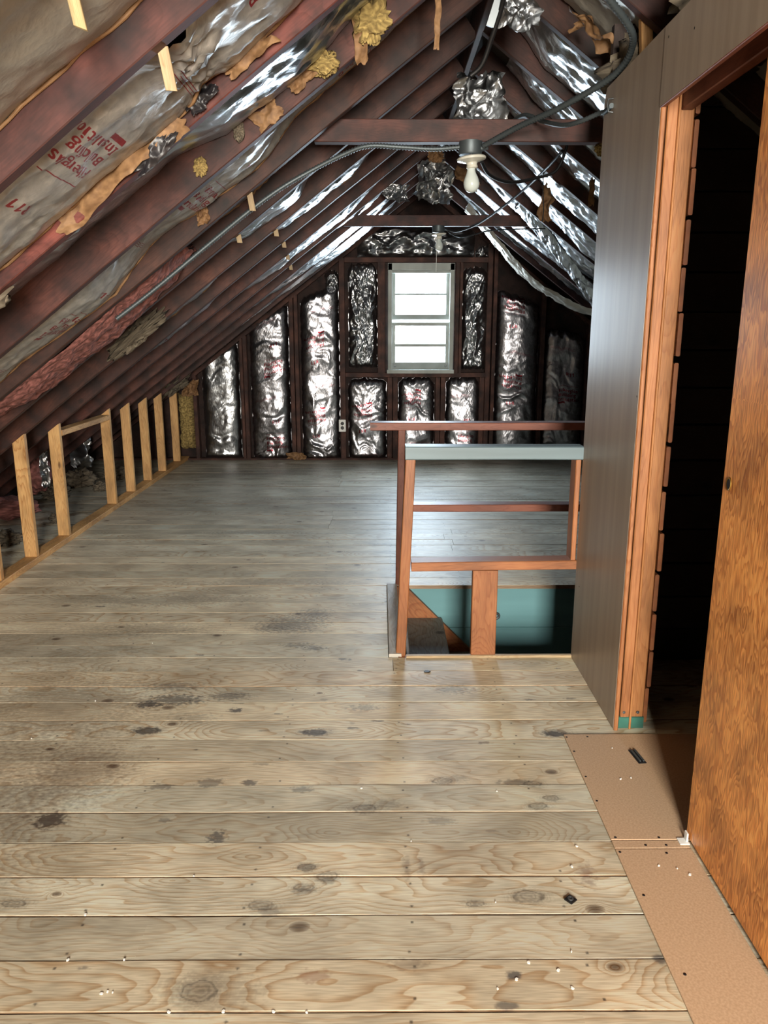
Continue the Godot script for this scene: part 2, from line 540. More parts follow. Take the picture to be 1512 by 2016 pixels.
func make_materials() -> void:
	var atlas := wood_atlas()
	var grime := mottled(512, 512, 0.012, 5, 41, Color(0.34, 0.31, 0.33), Color(1, 1, 1), 0, 0, 0.75)
	var planks := mat("plank wood", Color(0.99, 0.97, 0.885), 0.5, atlas)
	planks.detail_enabled = true
	planks.detail_albedo = floor_stains_and_shade()
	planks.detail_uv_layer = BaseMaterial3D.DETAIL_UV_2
	mat("bare plank wood", Color(0.74, 0.67, 0.55), 0.55, atlas)
	for w in [["rafter wood", Color(0.56, 0.345, 0.295), 0.64], ["stud wood", Color(0.40, 0.26, 0.22), 0.75], ["dark deck", Color(0.26, 0.18, 0.16), 0.85]]:
		var m := mat(w[0], w[1], w[2], atlas)
		m.detail_enabled = true
		m.detail_albedo = grime
		m.detail_blend_mode = BaseMaterial3D.BLEND_MODE_MUL
		m.detail_uv_layer = BaseMaterial3D.DETAIL_UV_2
		m.uv2_triplanar = true
		m.uv2_world_triplanar = true
		m.uv2_scale = Vector3(0.9, 0.9, 0.9)
	mat("new pine", Color(0.85, 0.69, 0.48), 0.55, atlas)
	mat("pale wood", Color(0.68, 0.61, 0.48), 0.6, atlas)
	mat("orange fir", Color(0.66, 0.46, 0.30), 0.5, atlas)
	mat("red fir", Color(0.52, 0.30, 0.22), 0.5, atlas)
	mat("weathered wood", Color(0.52, 0.5, 0.47), 0.7, atlas)
	mat("grey board", Color(0.80, 0.80, 0.78), 0.6, atlas)
	mat("stair wood", Color(0.62, 0.40, 0.24), 0.55, atlas)
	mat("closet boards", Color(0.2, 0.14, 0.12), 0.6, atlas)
	mat("blue paint", Color(0.45, 0.525, 0.55), 0.5, mottled(256, 256, 0.03, 4, 51, Color(0.8, 0.8, 0.79), Color(1, 1, 1), 32, 256))
	mat("turquoise paint", Color(0.45, 0.64, 0.66), 0.6, mottled(256, 256, 0.05, 3, 52, Color(0.88, 0.9, 0.9), Color(1, 1, 1), 32, 256))
	mat("green paint", Color(0.22, 0.45, 0.39), 0.55, mottled(128, 128, 0.06, 4, 53, Color(0.6, 0.6, 0.6), Color(1, 1, 1)))
	mat("white paint", Color(0.86, 0.87, 0.84), 0.5)
	mat("window paint", Color(0.66, 0.68, 0.66), 0.55, mottled(128, 128, 0.05, 4, 54, Color(0.75, 0.76, 0.74), Color(1, 1, 1), 128, 16))
	mat("panel board", Color(0.62, 0.555, 0.485), 0.4, mottled(512, 512, 0.035, 4, 55, Color(0.88, 0.87, 0.86), Color(1, 1, 1), 512, 24))
	mat("hardboard", Color(0.77, 0.65, 0.53), 0.55, mottled(512, 512, 0.16, 4, 56, Color(0.86, 0.84, 0.8), Color(1, 1, 1)))
	var door := mat("door plywood", Color(0.96, 0.69, 0.40), 0.36, plywood(1024, 1024, 57))
	door.clearcoat_enabled = true
	door.clearcoat = 0.15
	door.clearcoat_roughness = 0.35
	var crinkle := noise_bytes(512, 512, 0.02, 4, 61, FastNoiseLite.TYPE_SIMPLEX_SMOOTH, FastNoiseLite.FRACTAL_RIDGED)
	var bump := tex(crinkle)
	var printed := foil_print()
	for f in [["foil", Color(0.74, 0.75, 0.76), 0.3, null, 1.0], ["foil printed", Color(0.9, 0.9, 0.91), 0.3, printed, 1.0], ["dusty foil", Color(0.68, 0.66, 0.62), 0.42, null, 0.5], ["dusty foil printed", Color(0.88, 0.86, 0.82), 0.42, printed, 0.5]]:
		var m := mat(f[0], f[1], f[2], f[3], f[4])
		m.heightmap_enabled = true
		m.heightmap_texture = bump
		m.heightmap_scale = 0.12
	mat("kraft paper", Color(0.62, 0.48, 0.33), 0.7, mottled(256, 256, 0.04, 4, 62, Color(0.6, 0.55, 0.5), Color(1, 1, 1)))
	mat("tar paper", Color(0.13, 0.12, 0.13), 0.4)
	for w in [["yellow wool", Color(0.78, 0.68, 0.42)], ["pink wool", Color(0.72, 0.47, 0.44)], ["grey wool", Color(0.52, 0.48, 0.41)]]:
		var m := mat(w[0], w[1], 0.95, mottled(256, 256, 0.07, 5, 63, Color(0.45, 0.42, 0.4), Color(1, 1, 1)))
		m.heightmap_enabled = true
		m.heightmap_texture = m.albedo_texture
		m.heightmap_scale = 0.8
	mat("steel", Color(0.45, 0.47, 0.48), 0.42, null, 0.85)
	mat("galvanised", Color(0.33, 0.36, 0.37), 0.5, null, 0.6)
	mat("porcelain", Color(0.76, 0.75, 0.70), 0.25)
	mat("bulb glass", Color(0.76, 0.79, 0.77), 0.2)
	mat("black rubber", Color(0.05, 0.05, 0.055), 0.5)
	mat("brass", Color(0.72, 0.56, 0.28), 0.35, null, 1.0)
	mat("white plastic", Color(0.88, 0.88, 0.86), 0.4)
	mat("dark nail", Color(0.09, 0.06, 0.06), 0.5, null, 0.3)
	mat("plaster crumb", Color(0.93, 0.92, 0.88), 0.7)
	mat("outer wall", Color(0.2, 0.17, 0.15), 0.9)
	var glass := mat("glass", Color(0.95, 0.98, 1.0, 0.06), 0.03)
	glass.transparency = BaseMaterial3D.TRANSPARENCY_ALPHA

# ------------------------------------------------------------------ the roof line
func roof_y(x: float) -> float:
	return RIDGE_Y - PITCH * abs(x - RIDGE_X)

func side_normal(side: int) -> Vector3:   # up and out of the roof, side -1 left, 1 right
	return Vector3(side * PITCH, 1, 0).normalized()

# A point under (or over) a roof slope: dist is measured square to the rafter undersides, positive into the roof.
func on_roof(side: int, x: float, z: float, dist: float) -> Vector3:
	return Vector3(x, RIDGE_Y - PITCH * side * (x - RIDGE_X), z) + side_normal(side) * dist

func _ready() -> void:
	rng.seed = 7
	noise.seed = 3; noise.frequency = 0.08; noise.fractal_octaves = 3
	ridged.seed = 9; ridged.frequency = 1.0; ridged.fractal_type = FastNoiseLite.FRACTAL_RIDGED; ridged.fractal_octaves = 2

	# ---- camera
	var cam := Camera3D.new()
	cam.name = "camera"
	add_child(cam)
	cam.fov = 67.31
	cam.position = Vector3(0, 1.42, 0)
	cam.rotation_degrees = Vector3(-13.484, -0.294, 0)
	cam.current = true

	# ---- sky, exposure, daylight through the two gable windows
	var env := Environment.new()
	var sky := Sky.new()
	var psm := ProceduralSkyMaterial.new()
	psm.sky_top_color = Color(0.80, 0.88, 1.0)
	psm.sky_horizon_color = Color(0.93, 0.96, 1.0)
	psm.ground_horizon_color = Color(0.80, 0.82, 0.80)
	psm.ground_bottom_color = Color(0.45, 0.45, 0.42)
	psm.sky_energy_multiplier = 2.4
	psm.ground_energy_multiplier = 2.4
	sky.sky_material = psm
	env.background_mode = Environment.BG_SKY
	env.sky = sky
	env.tonemap_mode = Environment.TONE_MAPPER_LINEAR
	env.tonemap_exposure = 1.0
	env.sdfgi_enabled = true
	env.ssao_enabled = true
	env.ssil_enabled = true
	var we := WorldEnvironment.new()
	we.name = "environment"
	we.environment = env
	add_child(we)
	daylight("far_window_daylight", Vector3(0.43, 1.5, GABLE_Z - 0.16), 0.0, Vector2(0.56, 0.95), Color(0.86, 0.94, 1.0), 12.0)
	daylight("rear_window_daylight", Vector3(0.3, 1.64, REAR_Z + 0.16), PI, Vector2(0.8, 1.3), Color(1.0, 0.97, 0.92), 92.0)

	make_materials()
	build_roof()
	build_gable()
	build_rear_gable()
	build_floor()
	build_closet()
	build_stairs()
	build_railings()
	build_knee_wall()
	build_gable_batts()
	build_roof_batts()
	build_lights_and_cables()
	build_scraps()
	build_floor_litter()

func daylight(called: String, at: Vector3, turn: float, size: Vector2, color: Color, energy: float) -> void:
	var l := AreaLight3D.new()
	l.name = called
	add_child(l)
	l.position = at
	l.rotation.y = turn + PI
	l.area_size = size
	l.light_color = color
	l.light_energy = energy
	l.area_range = 30.0
	l.shadow_enabled = true

# ------------------------------------------------------------------ structure
func slope_board(parent: Node, called: String, side: int, x0: float, x1: float, z: float, width: float, lo: float, hi: float, material: Material, tint := Color.WHITE, wander := 0.004) -> void:
	# a timber that runs down a slope from x0 to x1, z its middle, lo..hi square to the undersides
	var a := on_roof(side, x0, z, (lo + hi) / 2)
	var b := on_roof(side, x1, z, (lo + hi) / 2)
	part(called, board(a.distance_to(b), hi - lo, width, -1, tint, 0.003, wander), material, parent, frame(b - a, side_normal(side), a))

func rafter_z(side: int, k: int) -> float:
	return -1.947 - 0.54 * k + (0.09 if side > 0 else 0.0)

func build_roof() -> void:
	var roof := struct("ceiling")
	for side in [-1, 1]:
		var far = RIDGE_X + side * 3.75
		for k in range(-7, 12):
			var t := rng.randf_range(0.34, 0.5) if k != 1 or side > 0 else 0.75   # the second left rafter is tinted redder and brighter
			slope_board(roof, "rafter", side, RIDGE_X, far, rafter_z(side, k), 0.042, 0.0, 0.165, mats["rafter wood"], Color(t, t * (rng.randf_range(0.88, 1.02) if t < 0.6 else 0.68), t * (rng.randf_range(0.85, 1.05) if t < 0.6 else 0.7)))
		# roof deck of wide boards lying across the rafters
		for k in 16:
			var xa = RIDGE_X + side * (k * 0.25 - 0.06)
			var a := on_roof(side, xa + side * 0.125, REAR_Z + 0.3, 0.185)
			var b := on_roof(side, xa + side * 0.125, GABLE_Z - 0.2, 0.185)
			part("roof_board", board(a.distance_to(b), 0.03, 0.32, -1, Color.WHITE, 0.002), mats["dark deck"], roof, frame(b - a, side_normal(side), a))
		var s := Shape.new()
		var p := []
		for q in [[0.0, 0.21], [3.95, 0.21], [3.95, 0.3], [0.0, 0.3]]:
			p.append(on_roof(side, RIDGE_X + side * q[0], 0, q[1]))
		p[0].x = RIDGE_X; p[3].x = RIDGE_X
		for q in 4:
			var a: Vector3 = p[q]
			var b: Vector3 = p[(q + 1) % 4]
			var out = (b - a).cross(Vector3(0, 0, 1)) * -side
			s.flat_quad(a + Vector3(0, 0, REAR_Z + 0.3), b + Vector3(0, 0, REAR_Z + 0.3), b + Vector3(0, 0, GABLE_Z - 0.2), a + Vector3(0, 0, GABLE_Z - 0.2), out.normalized())
		part("roofing", s.mesh(), mats["outer wall"], roof)
	var len := REAR_Z - GABLE_Z
	part("ridge_board", board(len, 0.19, 0.03, -1, Color(0.42, 0.42, 0.42)), mats["rafter wood"], roof, frame(Vector3(0, 0, -1), Vector3.UP, Vector3(RIDGE_X, RIDGE_Y + 0.085, REAR_Z)))
	# collar ties: the near one, the far one and one behind the camera
	for c in [[-3.715, 2.265, 0.094, 0.062], [-6.615, 2.262, 0.085, 0.05], [-0.2, 2.38, 0.094, 0.05]]:
		var half: float = (RIDGE_Y - c[1]) / PITCH + 0.09
		part("collar_tie", board(half * 2, c[2], c[3], -1, Color(0.46, 0.42, 0.42), 0.003, 0.002), mats["rafter wood"], roof, frame(Vector3(1, 0, 0), Vector3.UP, Vector3(RIDGE_X - half, c[1], c[0])))
	for side in [-1, 1]:
		var w := struct("wall_left" if side < 0 else "wall_right")
		var x := -3.24 if side < 0 else 4.18
		part("eave_wall", slab(Vector3(x - 0.08, -0.3, GABLE_Z - 0.2), Vector3(x + 0.08, 0.22, REAR_Z + 0.2)), mats["dark deck"], w)

func gable_slab(w: Node, z0: float, z1: float, hole: Rect2) -> void:
	# four walls around a window hole, the upper one cut to the roof line
	var floor_y := -0.3
	part("sheathing", slab(Vector3(-3.3, floor_y, z0), Vector3(hole.position.x, 1.0, z1)), mats["dark deck"], w)
	part("sheathing", slab(Vector3(hole.end.x, floor_y, z0), Vector3(4.25, 1.0, z1)), mats["dark deck"], w)
	part("sheathing", slab(Vector3(hole.position.x, floor_y, z0), Vector3(hole.end.x, hole.position.y, z1)), mats["dark deck"], w)
	part("sheathing", slab(Vector3(-2.2, 1.0, z0), Vector3(hole.position.x, 3.1, z1)), mats["dark deck"], w)
	part("sheathing", slab(Vector3(hole.end.x, 1.0, z0), Vector3(3.1, 3.1, z1)), mats["dark deck"], w)
	part("sheathing", slab(Vector3(hole.position.x, hole.end.y, z0), Vector3(hole.end.x, 3.1, z1)), mats["dark deck"], w)

func upright(parent: Node, called: String, x: float, y0: float, y1: float, z: float, w: float, d: float, material: Material, tint := Color.WHITE, cut := 0.0, wander := 0.003) -> void:
	part(called, board(y1 - y0, w, d, -1, tint, 0.003, wander, 0.0, cut), material, parent, frame(Vector3.UP, Vector3(-1, 0, 0), Vector3(x, y0, z)))

func across(parent: Node, called: String, x0: float, x1: float, y: float, z: float, h: float, d: float, material: Material, tint := Color.WHITE, wander := 0.002) -> MeshInstance3D:
	return part(called, board(x1 - x0, h, d, -1, tint, 0.003, wander), material, parent, frame(Vector3(1, 0, 0), Vector3.UP, Vector3(x0, y, z)))

func along(parent: Node, called: String, x: float, y: float, z0: float, z1: float, h: float, d: float, material: Material, tint := Color.WHITE, wander := 0.0) -> MeshInstance3D:
	return part(called, board(abs(z1 - z0), h, d, -1, tint, 0.003, wander), material, parent, frame(Vector3(0, 0, sign(z1 - z0)), Vector3.UP, Vector3(x, y, z0)))

func build_gable() -> void:
	var w := struct("wall_far")
	gable_slab(w, GABLE_Z - 0.22, GABLE_Z - 0.1, Rect2(0.1, 0.96, 0.665, 1.1))
	var z := GABLE_Z - 0.05
	var m: Material = mats["stud wood"]
	# full-height studs, each cut square under the roof line: [x, width]
	for s in [[-2.0, 0.04], [-1.485, 0.03], [-1.445, 0.04], [-0.94, 0.042], [-0.89, 0.042], [-0.4, 0.055], [1.155, 0.05], [1.215, 0.04], [1.735, 0.045], [2.235, 0.045], [2.72, 0.045], [3.2, 0.045], [-2.52, 0.045]]:
		var t := rng.randf_range(0.8, 1.1)
		upright(w, "stud", s[0], 0.02, roof_y(s[0]) + 0.01, z, s[1], 0.1, m, Color(t, t, t))
	for s in [[0.03, 0.045], [-0.005, 0.035], [0.815, 0.04], [0.855, 0.03]]:   # beside the window
		upright(w, "stud", s[0], 0.94, 2.08, z, s[1], 0.1, m)
	for s in [[0.105, 0.05], [0.165, 0.05], [0.625, 0.05], [0.68, 0.05], [1.1, 0.05]]:   # cripples under the sill
		upright(w, "cripple_stud", s[0], 0.02, 0.9, z, s[1], 0.1, m)
	across(w, "sill_plate", -0.37, 1.13, 0.925, z, 0.045, 0.1, m, Color(1.3, 1.2, 1.15))
	across(w, "header", -0.37, 1.13, 2.105, z, 0.05, 0.1, m, Color(1.0, 1.0, 1.05))
	across(w, "bottom_plate", -3.1, 4.0, 0.0, z, 0.04, 0.1, m)
	for side in [-1, 1]:
		slope_board(w, "top_plate", side, RIDGE_X, RIDGE_X + side * 3.5, z, 0.09, 0.0, 0.045, m)
	build_window("window_1", Vector3(0.4325, 0.942, GABLE_Z - 0.06), 0.665 + 0.03, 1.13, 0.0)

# A double-hung window: casing, two sashes with one glazing bar each, four panes. Origin at the bottom middle of the casing.
func build_window(called: String, at: Vector3, w: float, h: float, turn: float) -> void:
	var o := struct(called, at)
	o.rotation.y = turn
	var m: Material = mats["window paint"]
	var x := w / 2
	upright(o, "jamb", -x + 0.022, 0.0, h, 0.02, 0.045, 0.1, m, Color.WHITE, 0, 0)
	upright(o, "jamb", x - 0.022, 0.0, h, 0.02, 0.045, 0.1, m, Color.WHITE, 0, 0)
	across(o, "head", -x, x, h - 0.035, 0.02, 0.07, 0.1, m, Color.WHITE, 0)
	across(o, "stool", -x - 0.01, x + 0.01, 0.02, 0.035, 0.04, 0.13, m, Color.WHITE, 0)
	across(o, "stop", -x + 0.045, x - 0.045, h - 0.085, 0.045, 0.03, 0.03, m, Color(0.9, 0.9, 0.9), 0)
	for sash in [["upper_sash", h * 0.5 - 0.005, h - 0.07, -0.02, 0.5], ["lower_sash", 0.04, h * 0.47, 0.012, 0.47]]:
		var s := Node3D.new()
		s.name = sash[0]
		o.add_child(s)
		var y0: float = sash[1]
		var y1: float = sash[2]
		var z: float = sash[3]
		var xi := x - 0.045
		var bot := 0.055 if sash[0] == "upper_sash" else 0.075
		var top := 0.035
		part("stile", board(y1 - y0, 0.035, 0.03, -1, Color(0.95, 0.95, 0.95)), m, s, frame(Vector3.UP, Vector3(-1, 0, 0), Vector3(-xi + 0.0175, y0, z)))
		part("stile", board(y1 - y0, 0.035, 0.03, -1, Color(0.95, 0.95, 0.95)), m, s, frame(Vector3.UP, Vector3(-1, 0, 0), Vector3(xi - 0.0175, y0, z)))
		part("rail", board(2 * xi, bot, 0.03, -1, Color(0.85, 0.87, 0.9)), m, s, frame(Vector3(1, 0, 0), Vector3.UP, Vector3(-xi, y0 + bot / 2, z + 0.001)))
		part("rail", board(2 * xi, top, 0.03), m, s, frame(Vector3(1, 0, 0), Vector3.UP, Vector3(-xi, y1 - top / 2, z + 0.001)))
		var mid: float = lerp(y0 + bot, y1 - top, sash[4])
		part("glazing_bar", board(2 * xi - 0.07, 0.02 if sash[0] == "upper_sash" else 0.03, 0.022), m, s, frame(Vector3(1, 0, 0), Vector3.UP, Vector3(-xi + 0.035, mid, z)))
		for q in [[y0 + bot, mid - 0.007], [mid + 0.007, y1 - top]]:
			part("glass_pane", slab(Vector3(-xi + 0.035, q[0], z - 0.002), Vector3(xi - 0.035, q[1], z + 0.002)), mats["glass"], s)
		if sash[0] == "lower_sash":
			for sx in [-1, 1]:
				part("sash_lift", lathe([Vector2(0.0, 0.0), Vector2(0.012, 0.0), Vector2(0.01, 0.012), Vector2(0.0, 0.014)], 12), mats["steel"], s, Transform3D(Basis(Vector3(1, 0, 0), PI / 2), Vector3(sx * (xi - 0.03), y0 + 0.035, z + 0.016)))

func build_rear_gable() -> void:
	var w := struct("wall_rear")
	gable_slab(w, REAR_Z + 0.1, REAR_Z + 0.22, Rect2(-0.12, 0.97, 0.84, 1.36))
	for x in [-2.3, -1.6, -0.9, -0.25, 0.85, 1.5, 2.2]:
		upright(w, "stud", x, 0.02, roof_y(x), REAR_Z + 0.05, 0.045, 0.1, mats["stud wood"])
	build_window("window_2", Vector3(0.3, 0.94, REAR_Z + 0.06), 0.87, 1.42, PI)

func build_floor() -> void:
	var f := struct("floor")
	# deck under the boards, open over the stairs (x 0.06..2.2, z -4.14..-3.16)
	for b in [[-3.3, 4.25, -3.17, REAR_Z + 0.2], [-3.3, 4.25, GABLE_Z - 0.2, -4.18], [-3.3, 0.06, -4.18, -3.17], [2.2, 4.25, -4.18, -3.17]]:
		part("subfloor", slab(Vector3(b[0], -0.24, b[2]), Vector3(b[1], -0.024, b[3])), mats["dark deck"], f)
	var row := -24
	while true:
		var z1 := -1.3475 - BOARD * row      # near edge
		var z0 := z1 - BOARD
		if z1 < GABLE_Z:
			break
		var zm := (z0 + z1) / 2
		if z1 < REAR_Z + 0.1:
			var cuts := [-3.15, 4.1]
			if zm < -4.9 and zm > -5.35:
				cuts.insert(1, 0.475 + [0.0, 0.02, -0.03, 0.035, 0.01][posmod(row, 5)])
			elif zm < -5.4 and zm > -5.95:
				cuts.insert(1, -0.37 + [0.0, 0.006, -0.008][posmod(row, 3)])
			elif zm < -6.9 and zm > -7.75:
				cuts.insert(1, -0.385 + [0.0, 0.012, -0.01][posmod(row, 3)])
			elif zm < -6.1 and zm > -6.4:
				cuts.insert(1, 0.47)
			elif zm > -3.16 and zm < -2.5 and row != 12:
				pass
			if row == 12:
				cuts = [-3.15, 0.055, 4.1]
			elif zm < -3.16 and zm > -4.137:
				cuts = [-3.15, 0.036, 2.2, 4.1]
			for c in cuts.size() - 1:
				if cuts.size() == 4 and c == 1:
					continue
				var x0: float = cuts[c]
				var x1: float = cuts[c + 1]
				if row <= 7 and row >= -24 and x1 > 4.0:   # the sheet along the closet takes the place of the boards
					pass
				var t := rng.randf_range(0.84, 1.12)
				var warm := rng.randf_range(0.95, 1.04)
				var y := rng.randf_range(-0.0015, 0.0015)
				var far: float = clamp((-zm - 3.6) / 2.5, 0.0, 1.0)   # the far end's cool light is tinted into its boards, darker and bluer
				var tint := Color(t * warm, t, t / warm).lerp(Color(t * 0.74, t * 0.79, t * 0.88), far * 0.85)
				var mid_lift: float = clamp((-zm - 2.0) / 1.2, 0.0, 1.0) * clamp((6.2 + zm) / 1.2, 0.0, 1.0)   # middle boards are painted paler to make up for light falling off
				tint *= 1.0 + 0.36 * mid_lift
				if row == 12 and c == 1:
					tint = Color(1.18, 1.15, 1.05)
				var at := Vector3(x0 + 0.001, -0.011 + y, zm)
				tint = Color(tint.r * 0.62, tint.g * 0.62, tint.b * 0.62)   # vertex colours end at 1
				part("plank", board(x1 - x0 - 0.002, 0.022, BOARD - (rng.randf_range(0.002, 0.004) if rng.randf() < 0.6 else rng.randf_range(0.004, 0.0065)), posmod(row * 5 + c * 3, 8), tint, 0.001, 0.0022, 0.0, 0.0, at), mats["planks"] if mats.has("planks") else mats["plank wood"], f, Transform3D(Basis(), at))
		row += 1
	across(f, "nosing", 0.115, 2.2, 0.0, -3.166, 0.02, 0.022, mats["bare plank wood"], Color(1.15, 1.1, 1.0))
	along(f, "edge_board", 0.066, -0.002, -3.17, -4.13, 0.03, 0.056, mats["grey board"], Color.WHITE, 0.002)
	along(f, "opening_lining", 0.05, -0.14, -3.17, -4.13, 0.22, 0.02, mats["stair wood"])

func build_closet() -> void:
	var w := struct("wall_closet")
	var panel: Material = mats["panel board"]
	# the end panel, notched at its top corner
	var s := Shape.new()
	var pts := [Vector2(-2.53, 0.002), Vector2(-3.165, 0.002), Vector2(-3.165, 2.24), Vector2(-3.14, 2.285), Vector2(-2.53, 2.285)]
	for x in [0.845, 0.861]:
		var out := Vector3(-1 if x < 0.85 else 1, 0, 0)
		var ids := []
		for p in pts:
			ids.append(s.put(Vector3(x, p.y, p.x), out, Vector2(p.x * 0.8, p.y * 0.4)))
		for k in range(1, 4):
			s.tri(ids[0], ids[k], ids[k + 1])
	for k in 5:
		var a: Vector2 = pts[k]
		var b: Vector2 = pts[(k + 1) % 5]
		var e := b - a
		s.flat_quad(Vector3(0.845, a.y, a.x), Vector3(0.861, a.y, a.x), Vector3(0.861, b.y, b.x), Vector3(0.845, b.y, b.x), Vector3(0, e.x, -e.y).normalized() * -1)
	part("panel", s.mesh(), panel, w)
	part("header_panel", slab(Vector3(0.843, 2.067, -2.532), Vector3(0.86, 2.283, 0.6)), panel, w)
	along(w, "header_lip", 0.8515, 2.066, -2.53, 0.6, 0.006, 0.015, mats["red fir"], Color(1.5, 1.4, 1.3))
	upright(w, "edge_strip", 0.8535, 0.0, 2.066, -2.527, 0.015, 0.012, mats["orange fir"], Color(1.05, 0.95, 0.95), 0, 0.001)
	upright(w, "post", 0.888, 0.04, 2.2, -2.585, 0.033, 0.09, mats["orange fir"], Color(0.92, 0.86, 0.8), 0, 0.001)
	upright(w, "post", 0.933, 0.04, 2.2, -2.588, 0.044, 0.09, mats["orange fir"], Color(0.97, 0.95, 0.85), 0, 0.001)
	upright(w, "parting_strip", 0.9065, 0.0, 2.12, -2.541, 0.007, 0.018, mats["orange fir"], Color(1.3, 1.15, 0.9), 0, 0.001)
	across(w, "painted_block", 0.866, 0.957, 0.022, -2.585, 0.044, 0.094, mats["green paint"], Color.WHITE, 0.003)
	for k in 2:
		part("screw_head", lathe([Vector2(0.0, 0.0), Vector2(0.006, 0.0), Vector2(0.005, 0.003), Vector2(0.0, 0.0035)], 10), mats["steel"], w, Transform3D(Basis(Vector3(1, 0, 0), PI / 2), Vector3(0.884 + k * 0.05, 0.062, -2.541)))
	along(w, "header_beam", 0.93, 2.14, -2.54, 0.5, 0.16, 0.036, mats["red fir"], Color(0.7, 0.65, 0.65))
	# boards nailed across the inner face, their ends showing past the posts
	for k in 15:
		var end := rng.randf_range(-2.547, -2.535)
		along(w, "lap_board", 0.964 + rng.randf_range(-0.002, 0.004), 0.09 + k * 0.145 + rng.randf_range(-0.01, 0.01), end, -3.1, 0.135, 0.014, mats["stair wood"], Color(0.75, 0.7, 0.7), 0.004)
	# the closet's far side and back
	for k in 16:
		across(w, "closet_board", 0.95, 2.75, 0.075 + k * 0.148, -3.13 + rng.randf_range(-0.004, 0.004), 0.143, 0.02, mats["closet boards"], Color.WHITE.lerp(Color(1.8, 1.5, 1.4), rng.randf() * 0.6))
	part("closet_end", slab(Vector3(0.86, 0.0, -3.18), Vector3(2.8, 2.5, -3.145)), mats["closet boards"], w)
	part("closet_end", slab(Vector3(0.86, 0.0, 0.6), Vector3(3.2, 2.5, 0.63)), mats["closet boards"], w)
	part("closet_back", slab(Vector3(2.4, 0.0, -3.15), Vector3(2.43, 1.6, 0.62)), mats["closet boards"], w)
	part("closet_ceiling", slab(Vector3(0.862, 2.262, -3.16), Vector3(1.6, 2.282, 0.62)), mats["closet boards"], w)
	for k in 4:   # nail marks and a cable staple on the painted panels
		part("nail_dent", lathe([Vector2(0.0, 0.0), Vector2(0.004, 0.0), Vector2(0.0, 0.001)], 8), mats["dark nail"], w, Transform3D(Basis(Vector3(0, 0, 1), PI / 2), Vector3([0.843, 0.843, 0.845, 0.845][k], [2.2, 2.245, 1.2, 0.35][k], [-2.3, -2.5, -2.545, -3.1][k])))
	# the sliding door
	var d := struct("door_1")
	var leaf := Shape.new()
	rounded_slab(leaf, Vector3(0.872, 0.014, -1.915), Vector3(0.892, 2.064, -0.69), 0.002, 0.8)
	part("leaf", leaf.mesh(), mats["door plywood"], d)
	var pull := part("finger_pull", lathe([Vector2(0.0, -0.004), Vector2(0.011, -0.004), Vector2(0.0125, 0.001), Vector2(0.0165, 0.002), Vector2(0.018, 0.0)], 24), mats["brass"], d, Transform3D(Basis(Vector3(0, 0, 1), PI / 2).scaled_local(Vector3(1, 1, 0.8)), Vector3(0.8718, 1.04, -1.882)))
	part("cup", lathe([Vector2(0.0, 0.0014), Vector2(0.0125, 0.0012), Vector2(0.0125, 0.0)], 20), mats["dark nail"], pull)
	var d2 := struct("added_door_2")  # unseen second leaf, added to keep the rear light out of the closet
	var leaf2 := Shape.new()
	rounded_slab(leaf2, Vector3(0.898, 0.014, -0.8), Vector3(0.918, 2.064, 0.595), 0.002, 0.55)
	part("leaf", leaf2.mesh(), mats["door plywood"], d2)

func rounded_slab(s: Shape, lo: Vector3, hi: Vector3, c: float, scale: float) -> void:
	var ax := [Vector3(1, 0, 0), Vector3(0, 1, 0), Vector3(0, 0, 1)]
	for a in 3:
		for sg in [-1, 1]:
			var b := (a + 1) % 3
			var d := (a + 2) % 3
			var ids := []
			for q in [[0, 0], [1, 0], [1, 1], [0, 1]]:
				var p := Vector3.ZERO
				p[a] = hi[a] if sg > 0 else lo[a]
				p[b] = hi[b] - c if q[0] else lo[b] + c
				p[d] = hi[d] - c if q[1] else lo[d] + c
				ids.append(s.put(p, ax[a] * sg, Vector2(p.z * scale, p.y * scale)))
			s.quad(ids[0], ids[1], ids[2], ids[3])
			for sb in [-1, 1]:   # the chamfer between faces a and b
				var e0 := Vector3.ZERO
				e0[a] = hi[a] if sg > 0 else lo[a]
				e0[b] = hi[b] - c if sb > 0 else lo[b] + c
				var e1 := e0
				e1[a] -= sg * c
				e1[b] = hi[b] if sb > 0 else lo[b]
				var nn = (ax[a] * sg + ax[b] * sb).normalized()
				var l0 := e0; l0[d] = lo[d] + c
				var h0 := e0; h0[d] = hi[d] - c
				var l1 := e1; l1[d] = lo[d] + c
				var h1 := e1; h1[d] = hi[d] - c
				s.flat_quad(l0, l1, h1, h0, nn, Vector2(l0.z, l0.y) * scale, Vector2(l1.z, l1.y) * scale, Vector2(h1.z, h1.y) * scale, Vector2(h0.z, h0.y) * scale)

